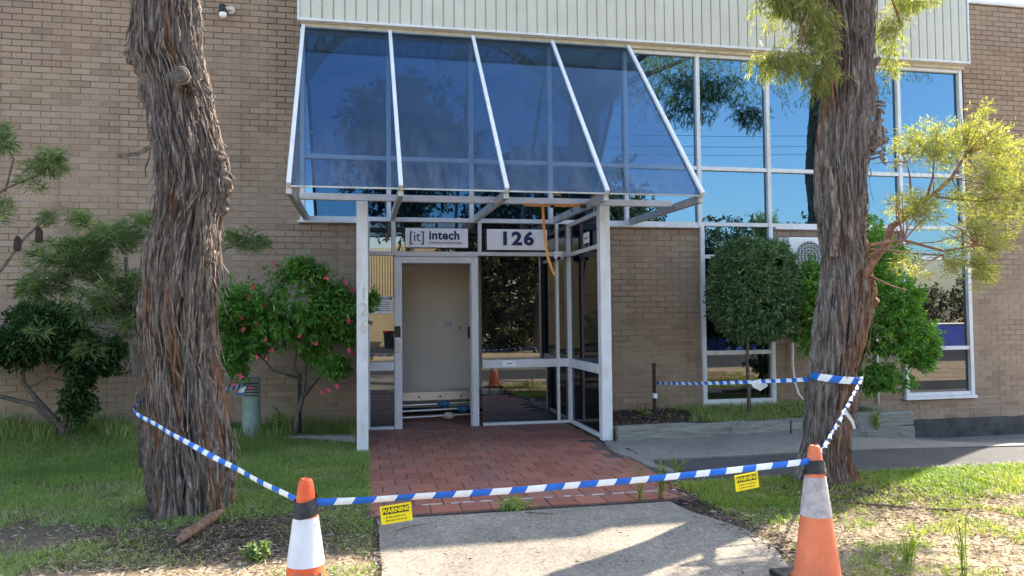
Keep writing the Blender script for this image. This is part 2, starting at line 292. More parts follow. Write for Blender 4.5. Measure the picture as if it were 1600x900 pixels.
# ---------------------------------------------------------------- object helpers
def wloc(o):
    v = Vector((0, 0, 0))
    while o is not None: v += Vector(o.location); o = o.parent
    return v
def thing(name, label, cat, loc=(0, 0, 0), group=None):
    o = bpy.data.objects.new(name, None); COL.objects.link(o); o.location = loc; o.empty_display_size = .1
    o['label'] = label; o['category'] = cat
    if group: o['group'] = group
    return o
def tag(o, label=None, cat=None, group=None, kind=None):
    if label: o['label'] = label
    if cat: o['category'] = cat
    if group: o['group'] = group
    if kind: o['kind'] = kind
    return o
def link(name, me, mt, parent=None, loc=(0, 0, 0)):
    """mesh in world coordinates -> object under parent, or at loc"""
    o = bpy.data.objects.new(name, me); COL.objects.link(o)
    if mt is not None:
        for q in (mt if isinstance(mt, (list, tuple)) else [mt]): me.materials.append(M[q])
    o.parent = parent
    return o
class MB:
    def __init__(s): s.v = []; s.f = []; s.m = []; s.cur = 0
    def add(s, vs, fs):
        k = len(s.v); s.v += [tuple(q) for q in vs]; s.f += [tuple(k+i for i in q) for q in fs]; s.m += [s.cur]*len(fs); return s
    def box(s, x0, x1, y0, y1, z0, z1):
        return s.add([(x0, y0, z0), (x1, y0, z0), (x1, y1, z0), (x0, y1, z0), (x0, y0, z1), (x1, y0, z1), (x1, y1, z1), (x0, y1, z1)],
                     [(0, 3, 2, 1), (4, 5, 6, 7), (0, 1, 5, 4), (1, 2, 6, 5), (2, 3, 7, 6), (3, 0, 4, 7)])
    def beam(s, a, b, w, h, up=(0, 0, 1)):
        a, b = Vector(a), Vector(b); d = (b-a).normalized(); sx = d.cross(Vector(up)).normalized(); uz = sx.cross(d)
        vs = [p+sx*i*w/2+uz*j*h/2 for p in (a, b) for i, j in ((-1, -1), (1, -1), (1, 1), (-1, 1))]
        return s.add(vs, [(0, 1, 2, 3), (7, 6, 5, 4), (0, 4, 5, 1), (1, 5, 6, 2), (2, 6, 7, 3), (3, 7, 4, 0)])
    def tube(s, pts, rad, n=8, cap=True):
        pts = [Vector(p) for p in pts]
        if not isinstance(rad, (list, tuple)): rad = [rad]*len(pts)
        k = len(s.v); prev = None; vs = []
        for i, p in enumerate(pts):
            d = (pts[min(i+1, len(pts)-1)]-pts[max(i-1, 0)]).normalized()
            if prev is None: prev = d.orthogonal().normalized()
            e = (prev-d*prev.dot(d)); e = e.normalized() if e.length > 1e-6 else d.orthogonal().normalized(); prev = e; g = d.cross(e)
            for j in range(n): t = 2*PI*j/n; vs.append(p+(e*math.cos(t)+g*math.sin(t))*rad[i])
        fs = [(i*n+j, i*n+(j+1) % n, (i+1)*n+(j+1) % n, (i+1)*n+j) for i in range(len(pts)-1) for j in range(n)]
        if cap: fs += [tuple(range(n))[::-1], tuple((len(pts)-1)*n+j for j in range(n))]
        return s.add(vs, fs)
    def lathe(s, c, prof, n=24, sq=0.):
        vs = []
        for z, r in prof:
            for j in range(n):
                t = 2*PI*j/n; vs.append((c[0]+r*math.cos(t), c[1]+r*math.sin(t), c[2]+z))
        fs = [(i*n+j, i*n+(j+1) % n, (i+1)*n+(j+1) % n, (i+1)*n+j) for i in range(len(prof)-1) for j in range(n)]
        fs += [tuple(range(n))[::-1], tuple((len(prof)-1)*n+j for j in range(n))]
        return s.add(vs, fs)
    def build(s, name, mt, parent=None, loc=None, smooth=False, bevel=0):
        off = wloc(parent) if parent is not None else Vector((0, 0, 0))
        if loc is not None: off = off+Vector(loc)
        me = bpy.data.meshes.new(name); me.from_pydata([tuple(Vector(q)-off) for q in s.v], [], s.f)
        if bevel:
            bm = bmesh.new(); bm.from_mesh(me); bmesh.ops.bevel(bm, geom=list(bm.edges), offset=bevel, segments=2, affect='EDGES', profile=.5, clamp_overlap=True); bm.to_mesh(me); bm.free()
        elif len(set(s.m)) > 1: me.polygons.foreach_set('material_index', s.m)
        if smooth: me.polygons.foreach_set('use_smooth', [True]*len(me.polygons))
        me.update(); o = link(name, me, mt, parent)
        if loc is not None: o.location = loc
        return o
def npmesh(name, V, Fc, mt, parent=None, attrs=None, fattrs=None, smooth=False):
    off = np.array(wloc(parent)) if parent is not None else np.zeros(3)
    V = np.asarray(V, np.float32)-off.astype(np.float32); Fc = np.asarray(Fc, np.int32); k = Fc.shape[1]
    me = bpy.data.meshes.new(name); me.vertices.add(len(V)); me.vertices.foreach_set('co', V.ravel())
    me.loops.add(Fc.size); me.loops.foreach_set('vertex_index', Fc.ravel())
    me.polygons.add(len(Fc)); me.polygons.foreach_set('loop_start', np.arange(0, Fc.size, k, dtype=np.int32))
    try: me.polygons.foreach_set('loop_total', np.full(len(Fc), k, np.int32))
    except Exception: pass
    me.update(calc_edges=True)
    for d, dom in ((attrs or {}, 'POINT'), (fattrs or {}, 'FACE')):
        for a, val in d.items(): me.attributes.new(a, 'FLOAT', dom).data.foreach_set('value', np.asarray(val, np.float32))
    if smooth: me.polygons.foreach_set('use_smooth', np.ones(len(Fc), bool))
    return link(name, me, mt, parent)
def text(name, s, size, loc, mt, parent=None, bold=0., ext=.002, rot=(PI/2, 0, 0), align='CENTER', sx=1., space=1.):
    c = bpy.data.curves.new(name, 'FONT'); c.body = s; c.size = size; c.align_x = align; c.align_y = 'CENTER'; c.extrude = ext; c.offset = bold; c.resolution_u = 3; c.space_character = space
    o = bpy.data.objects.new(name, c); COL.objects.link(o); dg = bpy.context.evaluated_depsgraph_get(); dg.update()
    me = bpy.data.meshes.new_from_object(o.evaluated_get(dg)); bpy.data.objects.remove(o)
    me.materials.clear(); r = Matrix.Diagonal((sx, 1, 1, 1)); me.transform(r)
    q = link(name, me, mt, parent); q.location = Vector(loc)-(wloc(parent) if parent else Vector()); q.rotation_euler = rot; return q
def nrm(a): return a/np.maximum(np.linalg.norm(a, axis=-1, keepdims=True), 1e-9)
def leaves(P, D, L, Wd, fold=.25, droop=.15):
    n = len(P); D = nrm(D); Rn = rng.normal(size=(n, 3)); Sd = nrm(np.cross(D, Rn)); Nn = np.cross(Sd, D)
    L = np.broadcast_to(L, (n,))[:, None]; Wd = np.broadcast_to(Wd, (n,))[:, None]
    mid = P+D*L*.45; tip = P+D*L; tip[:, 2] -= (droop*L[:, 0])
    V = np.stack([P, mid+Sd*Wd/2+Nn*Wd*fold, tip, mid-Sd*Wd/2+Nn*Wd*fold], 1).reshape(-1, 3)
    i = np.arange(n)[:, None]*4; F1 = i+np.array([[0, 1, 2]]); F2 = i+np.array([[0, 2, 3]])
    return V, np.stack([F1, F2], 1).reshape(-1, 3)
def sprays(O, T, slen, per, L, Wd, spread=.9, up=0., name='foliage', mt='leaf_mid', parent=None, rb=None):
    """leafy twigs: origin O, direction T; 'per' leaves along each"""
    n = len(O); s = np.tile((np.arange(per)+.5)/per, (n, 1)); T = nrm(T)
    P = O[:, None, :]+T[:, None, :]*(s[..., None]*np.broadcast_to(slen, (n,))[:, None, None])
    P = P+rng.normal(size=P.shape)*.006
    D = T[:, None, :]*(1-spread*.5)+rng.normal(size=P.shape)*spread*.6; D[..., 2] += up
    P = P.reshape(-1, 3); D = D.reshape(-1, 3); k = len(P)
    V, Fc = leaves(P, D, L*(.65+.6*rng.random(k)), Wd*(.7+.5*rng.random(k)))
    base = rng.random(n) if rb is None else rb
    r = np.clip(np.repeat(base, per)*.55+rng.random(k)*.45, 0, 1)
    return npmesh(name, V, Fc, mt, parent, fattrs={'rnd': np.repeat(r, 2)})
def ellip(n, c, r, shell=.5, cull=.45, nf=2.5, seed=0, ymin=None):
    out = []
    c = np.array(c, float); r = np.array(r, float); tot = 0
    while tot < n:
        d = nrm(rng.normal(size=(n*2, 3))); rad = (shell+(1-shell)*rng.random((n*2, 1))**.6)
        p = c+d*r*rad*(0.82+.36*vnoise(d[:, :1]*2+seed, d[:, 1:2]*2, d[:, 2:]*2, seed))
        q = fbm(p[:, 0]*nf, p[:, 1]*nf, p[:, 2]*nf, 2, seed); k = q > (np.quantile(q, min(cull, .9)) if True else 0)
        if ymin is not None: k &= p[:, 1] < ymin
        out.append(p[k]); tot += k.sum()
    return np.concatenate(out)[:n]

class Bars:
    """a framed part: an Empty whose bars are sub-parts"""
    def __init__(s, name, parent, loc, mt='alu', bar='frame_bar', bevel=.004):
        s.e = bpy.data.objects.new(name, None); COL.objects.link(s.e); s.e.parent = parent; s.e.empty_display_size = .1
        s.e.location = Vector(loc)-wloc(parent); s.mt = mt; s.bar = bar; s.bv = bevel
    def box(s, *a): MB().box(*a).build(s.bar, s.mt, s.e, bevel=s.bv)
# ---------------------------------------------------------------- terrain
def g(x, y):
    x = np.asarray(x, float); y = np.asarray(y, float)
    r = -.44*sst(4.5, 8.5, x)*sst(6, 9.5, y)
    r = r+np.clip(.10+(-.77-x)*.045, 0, .3)*sst(-.1, -.8, -(-x) if False else x)*0
    left = np.clip(.11+(-.77-x)*.045, 0, .32)*sst(8.0, 9.5, y)*(x < -.08)
    return r+left-.5*sst(1.5, -3.8, y)
def gz(x, y): return float(g(x, y))
def sheet(name, mt, ys, xl, xr, nx, dz, thick=.06, parent=None, rough=0.):
    ys = np.asarray(ys, float); V = []
    for y in ys:
        xs = np.linspace(xl(y), xr(y), nx); z = g(xs, np.full(nx, y))+dz+rough*(fbm(xs*3, y*3, 0, 3)-.5)
        V += [(a, y, b) for a, b in zip(xs, z)]
    n = len(V); V += [(a, b, c-thick) for a, b, c in V]; F_ = []; ny = len(ys)
    for j in range(ny-1):
        for i in range(nx-1): a = j*nx+i; F_.append((a, a+1, a+nx+1, a+nx))
    bd = [i for i in range(nx)]+[j*nx+nx-1 for j in range(1, ny)]+[(ny-1)*nx+i for i in range(nx-2, -1, -1)]+[j*nx for j in range(ny-2, 0, -1)]
    for a, b in zip(bd, bd[1:]+bd[:1]): F_.append((a, a+n, b+n, b))
    o = link(name, (lambda me: (me.from_pydata(V, [], F_), me.update(), me)[2])(bpy.data.meshes.new(name)), mt, parent)
    return tag(o, kind='structure') if parent is None else o
# lawn / soil sheet up to the kerb
xs = np.concatenate([np.arange(-16, -4.5, .5), np.arange(-4.5, 10.5, .075), np.arange(10.5, 26, .5)]); ys = np.concatenate([np.arange(-3.95, 2.5, .3), np.arange(2.5, 9.6, .075), [9.62, 22]])
X, Y = np.meshgrid(xs, ys)
Z = g(X, np.minimum(Y, 9.6))-.012+.035*(fbm(X*1.5, Y*1.5, 0, 4, 3)-.5)
pav = (X > -.02)*(X < 2.78)*(Y > 5.2)*(Y < 12)
path = (X > 0)*(X < 2.6)*(Y > -2.6)*(Y <= 5.4)
hard = (X > 2.6)*(Y > 5.75)
Z = Z-.045*(pav | hard)-.03*path
nx, ny = len(xs), len(ys); idx = np.arange(nx*ny).reshape(ny, nx)
Fq = np.stack([idx[:-1, :-1], idx[:-1, 1:], idx[1:, 1:], idx[1:, :-1]], -1).reshape(-1, 4)
tag(npmesh('ground', np.stack([X, Y, Z], -1).reshape(-1, 3), Fq, 'ground', smooth=True), kind='structure')
tag(MB().box(-300, 300, -300, 300, -1.4, -.75).build('far_ground', 'ground'), kind='structure')
XR = [(-2.6, 2.35), (3.5, 2.32), (3.8, 2.33), (4.26, 2.47), (4.7, 2.40), (5.03, 2.28), (5.38, 2.26)]
def xr_path(y): return float(np.interp(y, [a for a, b in XR], [b for a, b in XR])+.03*(vnoise(y*4, 0, 0)-.5))
sheet('entry_path', 'conc', np.arange(-2.6, 5.37, .08), lambda y: .08+.03*float(vnoise(y*3, 5, 0)), xr_path, 24, .006)
sheet('concrete_apron', 'slab', np.arange(6.88, 8.05, .1), lambda y: 2.74, lambda y: 14, 60, .004)
sheet('concrete_apron', 'slab', np.arange(8.05, 9.7, .15), lambda y: 6.6, lambda y: 14, 40, .004)
sheet('driveway', 'asph', np.arange(5.86, 6.89, .1), lambda y: float(np.interp(y, [5.8, 6.9], [2.56, 2.73])), lambda y: 14, 60, -.008)
tag(MB().box(-40, 60, -12.5, -4.1, -.9, -.56).build('road', 'asph'), kind='structure')
tag(MB().box(-40, 60, -4.1, -3.95, -.9, -.43).build('kerb', 'slab', bevel=.02), kind='structure')
tag(MB().box(-40, 60, -12.65, -12.5, -.9, -.43).build('kerb', 'slab', bevel=.02), kind='structure')
tag(MB().box(-40, 60, -40, -12.65, -.9, -.45).build('far_verge', 'ground'), kind='structure')
tag(MB().box(-40, 10, -25, -17, -.7, -.44).build('garage_forecourt', 'slab'), kind='structure')

# paving: individual terracotta pavers on a grout bed
bed = MB().box(.03, 2.62, 5.42, 12.2, -.06, -.008).build('entry_paving', 'tilegrout'); tag(bed, kind='structure')
pv = MB().box(-.5, .5, -.5, .5, 0, 1)
PW, PD = .222, .232
pm = None; row = 0; y = 5.43
while y < 10.9:
    off = (row % 2)*PW/2; x = .035-off
    while x < 2.62:
        a, b = max(x, .035), min(x+PW, 2.62 if y > 6.9 else 2.50+.06*(y-5.4)); yc = y+PD/2
        chip = (y > 7.0 and y < 8.05 and b > 2.5)
        if b-a > .05 and not chip and not (y > 8.05 and False):
            o = None
            if pm is None:
                me = bpy.data.meshes.new('paver'); w, d, h, c = .5, .5, 1, .03
                me.from_pydata([(-w, -d, 0), (w, -d, 0), (w, d, 0), (-w, d, 0), (-w, -d, .85), (w, -d, .85), (w, d, .85), (-w, d, .85), (-w+c, -d+c, 1), (w-c, -d+c, 1), (w-c, d-c, 1), (-w+c, d-c, 1)], [],
                               [(0, 1, 5, 4), (1, 2, 6, 5), (2, 3, 7, 6), (3, 0, 4, 7), (4, 5, 9, 8), (5, 6, 10, 9), (6, 7, 11, 10), (7, 4, 8, 11), (8, 9, 10, 11)]); me.materials.append(M['paver']); pm = me
            o = bpy.data.objects.new('paver', pm); COL.objects.link(o); o.parent = bed
            o.location = ((a+b)/2, yc, -.012); o.scale = (b-a-.007, PD-.008, .0165+random.uniform(-.0015, .0025)); o.rotation_euler = (random.uniform(-.006, .006), random.uniform(-.006, .006), 0)
        x += PW
    y += PD; row += 1
# cement smears along the two front joints, and the broken concrete edge
sm = MB()
for yj in (5.43+PD-.003, 5.43+2*PD-.003):
    x = .15 if yj < 5.7 else .25
    while x < (2.45 if yj < 5.7 else 1.5):
        l = random.uniform(.05, .16); h = random.uniform(.008, .02); k = 8
        ring = [(x+l/2+math.cos(t)*l/2, yj+math.sin(t)*h*random.uniform(.5, 1)) for t in [2*PI*i/k for i in range(k)]]
        sm.add([(a, b, .0085) for a, b in ring]+[(a, b, .003) for a, b in ring], [tuple(range(k))]+[(i, i+k, (i+1) % k+k, (i+1) % k) for i in range(k)])
        x += l+random.uniform(.01, .09)
sm.build('cement_smear', 'residue', bed)
cr = MB()
for cx, cy_, rx, ry in ((2.66, 7.75, .085, .32), (2.60, 7.35, .10, .26), (2.66, 6.95, .08, .3), (2.63, 6.6, .055, .2), (2.70, 6.3, .05, .25), (2.6, 6.1, .03, .12)):
    k = 14; ring = []
    for i in range(k):
        t = 2*PI*i/k; q = .7+.5*random.random(); ring.append((cx+math.cos(t)*rx*q, cy_+math.sin(t)*ry*q))
    zt = .012+random.random()*.006
    cr.add([(a, b, zt) for a, b in ring]+[(a, b, -.06) for a, b in ring], [tuple(range(k))]+[(i, i+k, (i+1) % k+k, (i+1) % k) for i in range(k)])
cr.build('broken_concrete_edge', 'slab', bed)
# ---------------------------------------------------------------- the building
bld = thing('office_building', 'two storey tan brick office building with cream ribbed fascia and blue mirror glass', 'building', (0, 9.55, 0))
YB = 9.55
def wall_panel(x0, x1, z0, z1, name='brick_wall'):
    return MB().box(x0, x1, YB+.0045, YB+.24, z0, z1).build(name, 'mortar', bld)
# real brickwork regions (x0,x1,z0,z1): left wall, between porch and window, around the air conditioner, under window, right wall
REG = [(-4.75, -.775, -.0, 6.1), (-.775, .0, -.0, 2.60), (2.74, 4.56, -.0, 2.62), (5.69, 7.70, -.3, 2.62), (7.70, 8.90, -.3, .12), (8.90, 10.8, -.3, 6.1)]
walls = [wall_panel(*r) for r in REG]
bricks = []
for ri, (x0, x1, z0, z1) in enumerate(REG):
    for row in range(-6, 82):
        zb = BZ+row*BP+.006; zt = BZ+(row+1)*BP
        if zt < z0+.02 or zb > z1-.02: continue
        zb, zt = max(zb, z0), min(zt, z1)
        off = ((row+10) % 2)*BW/2
        c0 = int(math.floor((x0+off)/BW))-1
        for c in range(c0, c0+60):
            a = c*BW-off+.006; b = (c+1)*BW-off
            if b < x0+.012 or a > x1-.012: continue
            a, b = max(a, x0), min(b, x1)
            if b-a < .012 or zt-zb < .012: continue
            bricks.append((ri, a, b, zb, zt))
def depth(x, z): return (Vector((x, YB, z))-EYE).dot(Fd)
def inview(b):
    p = Vector(((b[1]+b[2])/2, YB, (b[3]+b[4])/2))-EYE; d = p.dot(Fd); u = p.dot(Rr)/d*1160; v = p.dot(Uu)/d*1160
    return -790 < u < 790 and -440 < v < 440, u, v
cand = []
for i, b in enumerate(bricks):
    ok, u, v = inview(b)
    if not ok or (b[2]-b[1]) < .2: continue
    px, py = 800+u, 450-v
    if 205 < px < 365 or py > 640 or (px < 210 and py > 330) or (px > 340 and px < 570 and py > 405): continue   # behind trunk or shrubs
    cand.append((depth((b[1]+b[2])/2, (b[3]+b[4])/2), i))
cand.sort(); single = set(i for _, i in cand[:300])
bme = None
rest = {}
for i, (ri, a, b, zb, zt) in enumerate(bricks):
    dy = random.uniform(-.0012, .0012)
    if i in single:
        if bme is None:
            bme = bpy.data.meshes.new('brick'); c = .04; e = .07
            bme.from_pydata([(-.5, 0, -.5), (.5, 0, -.5), (.5, 0, .5), (-.5, 0, .5), (-.5+.012, -1, -.5+.04), (.5-.012, -1, -.5+.04), (.5-.012, -1, .5-.04), (-.5+.012, -1, .5-.04)], [],
                            [(4, 5, 6, 7), (0, 1, 5, 4), (1, 2, 6, 5), (2, 3, 7, 6), (3, 0, 4, 7)]); bme.materials.append(M['brick'])
        o = bpy.data.objects.new('brick', bme); COL.objects.link(o); o.parent = walls[ri]
        o.location = Vector(((a+b)/2, YB+.012, (zb+zt)/2))-wloc(walls[ri]); o.scale = (b-a, .012+dy, zt-zb)
    else:
        V, F_ = rest.setdefault(ri, ([], [])); k = len(V); y0 = YB+dy; y1 = YB+.012
        V += [(a, y1, zb), (b, y1, zb), (b, y1, zt), (a, y1, zt), (a+.003, y0, zb+.003), (b-.003, y0, zb+.003), (b-.003, y0, zt-.003), (a+.003, y0, zt-.003)]
        F_ += [(k+4, k+5, k+6, k+7), (k, k+1, k+5, k+4), (k+1, k+2, k+6, k+5), (k+2, k+3, k+7, k+6), (k+3, k, k+4, k+7)]
for ri, (V, F_) in rest.items():
    mb = MB(); mb.add(V, F_); tag(mb.build('brickwork', 'brick', walls[ri]), kind='stuff')
# shell: far walls, roof, interior
sh = MB(); sh.box(-9.5, -4.75, YB, YB+.24, -.5, 6.1); sh.box(-9.5, -9.26, YB+.24, 22, -.5, 6.1); sh.box(10.56, 10.8, YB+.24, 22, -.9, 6.1); sh.box(-9.5, 10.8, 22, 22.24, -.9, 6.1)
sh.build('outer_wall', 'brickflat', bld)
MB().box(-9.26, 10.56, 9.8, 22, 5.85, 5.95).build('roof', 'ceil', bld)
for a, b in ((8.92, 10.86), (-9.56, -.82)): MB().box(a, b, YB-.03, YB+.27, 6.1, 6.16).build('coping', 'alu', bld, bevel=.008)
# rendered black plinth on the right
pl = MB(); k = 40; x0, x1 = 6.5, 10.9
xs_ = np.linspace(x0, x1, k); top = -.165+.012*(vnoise(xs_*5, 0, 0)-.5)*2-.004*(xs_-8)
vs = [(x, YB-.035, t) for x, t in zip(xs_, top)]+[(x, YB+.05, t+.01) for x, t in zip(xs_, top)]+[(x, YB-.04, -.6) for x in xs_]
pl.add(vs, [(i, i+1, k+i+1, k+i) for i in range(k-1)]+[(2*k+i, 2*k+i+1, i+1, i) for i in range(k-1)]); pl.build('plinth', 'plinth', bld)
# fascia of vertical cream cladding panels
pitch = (8.87+.77)/70
me = bpy.data.meshes.new('cladding_panel'); prof = [(0, .02), (.004, .0), (pitch*.30, 0), (pitch*.33, -.003), (pitch*.36, 0), (pitch-.016, 0), (pitch-.012, .02), (pitch, .02)]
V = [(x, y-.02, z) for z in (5.135, 6.13) for x, y in prof]; n_ = len(prof)
me.from_pydata(V, [], [(i, i+1, n_+i+1, n_+i) for i in range(n_-1)]); me.materials.append(M['clad'])
for i in range(70):
    o = bpy.data.objects.new('cladding_panel', me); COL.objects.link(o); o.parent = bld; o.location = (-.77+pitch*i, -.12+random.uniform(-.001, .001), 0)
fb = MB(); fb.box(-.77, 8.87, YB-.10, YB+.2, 5.10, 6.10); fb.build('fascia_backing', 'clad', bld)
ft = MB(); ft.box(-.785, 8.885, YB-.155, YB-.095, 5.108, 5.14); ft.box(-.80, -.772, YB-.15, YB, 5.108, 6.14); ft.box(8.872, 8.90, YB-.15, YB, 5.108, 6.14); ft.box(-.80, 8.9, YB-.16, YB+.26, 6.14, 6.19)
ft.build('fascia_flashing', 'alu', bld, bevel=.004)
MB().box(-.76, 8.86, YB-.075, YB+.1, 5.052, 5.100).build('lintel_board', 'cream', bld, bevel=.004)
# upper ribbon of mirror glass
def pane(x0, x1, z0, z1, mt, parent, y=YB+.012, name='pane'):
    o = MB().box(-(x1-x0)/2, (x1-x0)/2, -.003, .003, -(z1-z0)/2, (z1-z0)/2).build(name, mt); o.parent = parent
    o.location = Vector(((x0+x1)/2, y, (z0+z1)/2))-wloc(parent); o.rotation_euler = (random.uniform(-.003, .003), 0, random.uniform(-.003, .003)); return o
KX = [-.745+1.0615*k for k in range(10)]
t_ = .055
for k in range(9):
    xa, xb = KX[k]+t_/2, KX[k+1]-t_/2
    w = Bars('upper_window', bld, ((xa+xb)/2, YB, 2.65)); w.box(xa, xb, YB-.035, YB+.03, 3.41, 3.465)
    w.box(xa, xb, YB-.035, YB+.03, 5.0, 5.05); w.box(xa, xb, YB-.035, YB+.03, 2.63, 2.685)
    wf = w.e
    pane(xa, xb, 3.465, 5.0, 'glass_up', wf); pane(xa, xb, 2.685, 3.41, 'glass_up', wf)
for k in range(10): MB().box(KX[k]-t_/2, KX[k]+t_/2, YB-.045, YB+.03, 2.63, 5.05).build('mullion', 'alu', bld, bevel=.004)
for a, b in ((-.80, .0), (2.76, 4.54), (5.7, 7.7)): MB().box(a, b, YB-.06, YB+.02, 2.60, 2.628).build('window_sill', 'alu', bld, bevel=.004)
# two tall ground floor windows
for x0, x1 in ((4.56, 5.66), (7.73, 8.89)):
    w = Bars('tall_window', bld, ((x0+x1)/2, YB, .14)); w.box(x0, x0+.06, YB-.045, YB+.03, .18, 2.63); w.box(x1-.06, x1, YB-.045, YB+.03, .18, 2.63)
    for z in (.18, .85, 2.18): w.box(x0+.06, x1-.06, YB-.035, YB+.03, z, z+.055)
    w.box(x0-.02, x1+.02, YB-.07, YB+.03, .135, .178)
    wf = w.e
    pane(x0+.06, x1-.06, 2.235, 2.63, 'glass_up', wf); pane(x0+.06, x1-.06, .905, 2.18, 'glass_low', wf); pane(x0+.06, x1-.06, .235, .85, 'glass_low', wf)
# entrance screen in the wall plane
es = Bars('entrance_screen', bld, (1.35, YB, 0))
for a, b in ((.04, .075), (2.50, 2.535), (2.655, 2.73)): es.box(a, b, YB-.04, YB+.04, 0, 2.63)
es.box(.345, .40, YB-.04, YB+.04, 2.22, 2.63); es.box(1.46, 1.505, YB-.04, YB+.04, 2.25, 2.63)
es.box(.075, 2.50, YB-.035, YB+.035, 2.20, 2.25); es.box(2.535, 2.655, YB-.035, YB+.035, 2.20, 2.25)
for a, b in ((.075, .375), (1.505, 2.50), (2.535, 2.655)): es.box(a, b, YB-.035, YB+.035, .74, .845); es.box(a, b, YB-.035, YB+.035, .0, .035)
esf = es.e
for a, b in ((.075, .375), (1.505, 2.50), (2.535, 2.655)):
    pane(a, b, .845, 2.20, 'glass_low', esf); q = pane(a, b, .035, .74, 'glass_low', esf)
    if b == 2.50: q.rotation_euler = (-.008, 0, -.030)      # pane turned on purpose so the right cone's reflection shows in it
for a, b in ((.075, .345), (.40, 1.46), (1.505, 2.50), (2.535, 2.655)): pane(a, b, 2.25, 2.63, 'glass_low', esf)
df = Bars('door_frame', bld, (.92, YB, 0)); df.box(.378, .475, YB-.045, YB+.05, 0, 2.18); df.box(1.365, 1.455, YB-.045, YB+.05, 0, 2.18); df.box(.475, 1.365, YB-.045, YB+.05, 2.10, 2.18); df.box(1.352, 1.364, YB-.01, YB+.06, 0, 2.10); df.box(.40, 1.44, YB-.052, YB-.044, 2.185, 2.199)
dfo = df.e
lk = MB().box(.382, .455, YB-.065, YB-.046, 1.16, 1.30); lk.build('door_lock', 'black', dfo, bevel=.004)
MB().box(.382, .455, YB-.065, YB-.046, .97, 1.12).build('door_lock', 'galv', dfo, bevel=.004)
MB().box(1.32, 1.352, YB-.01, YB+.04, 1.13, 1.28).build('door_catch', 'black', dfo, bevel=.008)
# lobby behind the doorway
lb = MB(); lb.box(-.3, 2.7, 10.95, 11.05, 0, 2.7); lb.box(-.4, -.3, YB+.06, 11.05, 0, 2.7); lb.box(2.7, 2.8, YB+.26, 11.05, 0, 2.7); lb.box(-.4, 2.8, YB+.06, 11.05, 2.7, 2.8)
lobby = lb.build('lobby_wall', 'inwall', bld)
sk_ = MB().box(-.3, 2.7, 10.935, 10.95, 0, .09).build('skirting', 'dark', lobby)
# upper room darkness behind the panes
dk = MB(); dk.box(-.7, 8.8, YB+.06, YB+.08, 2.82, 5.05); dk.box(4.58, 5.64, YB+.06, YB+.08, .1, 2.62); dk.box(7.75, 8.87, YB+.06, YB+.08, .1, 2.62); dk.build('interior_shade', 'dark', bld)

# ---------------------------------------------------------------- entrance porch with glass canopy
por = thing('entrance_porch', 'white framed glass entrance porch with sloping tinted canopy over the doorway', 'porch', (1.35, 8.1, 0))
for x, nm in ((-.015, 0), (2.69, 1)):
    MB().box(x-.06, x+.06, 8.04, 8.16, 0 if nm else -.02, 2.66).build('post', 'alu', por, bevel=.006)
MB().box(-.66, 3.52, 8.045, 8.115, 2.665, 2.735).build('header_beam', 'alu', por, bevel=.005)
TX = [-.73+1.065*k for k in range(5)]; BX = [-.705+1.067*k for k in range(5)]
for k in range(5):
    a = Vector((TX[k], YB-.09, 5.05)); b = Vector((BX[k], 7.36, 2.69))
    MB().beam(a, b, .042, .07, (0, -1, .6)).build('rafter', 'alu', por, bevel=.004)
    MB().beam((BX[k], 7.40, 2.655), (BX[k], YB-.05, 2.675), .055, .085).build('canopy_arm', 'galv', por, bevel=.004)
sl_n = Vector((0, -.742, .67)); dn = Vector((0, 7.36-(YB-.09), 2.69-5.05)).normalized()
for k in range(4):
    a0, a1 = Vector((TX[k]+.022, YB-.09, 5.05)), Vector((TX[k+1]-.022, YB-.09, 5.05)); b0, b1 = Vector((BX[k]+.022, 7.36, 2.69)), Vector((BX[k+1]-.022, 7.36, 2.69))
    q = Vector((0, 0, 0)) ; nn = (a1-a0).cross(b0-a0).normalized()*.004
    p = MB(); p.add([a0+nn, a1+nn, b1+nn, b0+nn, a0-nn, a1-nn, b1-nn, b0-nn], [(0, 1, 2, 3), (7, 6, 5, 4), (0, 4, 5, 1), (1, 5, 6, 2), (2, 6, 7, 3), (3, 7, 4, 0)]); p.build('canopy_pane', 'glass_canopy', por)
    MB().beam(b0+Vector((0, .004, -.008)), b1+Vector((0, .004, -.008)), .02, .016).build('eave_trim', 'galv', por)
k = 900; u = rng.random(k); v = 1-rng.random(k)**2.2*.97; pick = rng.random(k) < .45; u = np.where(pick, (np.round(u*4)+rng.normal(size=k)*.012+.02)/4, u); u = np.clip(u, .01, .99)
xt = TX[0]+u*(TX[4]-TX[0]); xb = BX[0]+u*(BX[4]-BX[0]); Pd = np.stack([xt+(xb-xt)*v, (YB-.09)+(7.36-YB+.09)*v-.006, 5.05+(2.69-5.05)*v+.006], 1); Dd = rng.normal(size=(k, 1))*np.array([[1, 0, 0]])+rng.normal(size=(k, 1))*np.array([[0, dn.y, dn.z]])
V, Fc = leaves(Pd, Dd, .010+.03*rng.random(k)**3, .004+.006*rng.random(k)**2, .1, 0)
tag(npmesh('leaf_debris', V, Fc, 'bits', por, fattrs={'rnd': np.repeat(rng.random(k), 2)}), kind='stuff')
MB().box(-.75, 3.56, YB-.10, YB-.046, 5.025, 5.05).build('top_rail', 'galv', por, bevel=.003)
for x in (.015, 2.69):
    s_ = Bars('side_screen', por, (x, 8.85, 0)); ya, yb = 8.162, YB-.042
    for z0, z1 in ((0, .05), (.735, .845), (2.19, 2.24), (2.58, 2.63)): s_.box(x-.03, x+.03, ya, yb, z0, z1)
    s_.box(x-.032, x+.032, yb-.05, yb, .05, 2.58)
    so_ = s_.e
    for z0, z1 in ((.05, .735), (.845, 2.19), (2.24, 2.58)):
        o = MB().box(x-.003, x+.003, ya, yb-.05, z0, z1).build('side_pane', 'glass_side', so_)
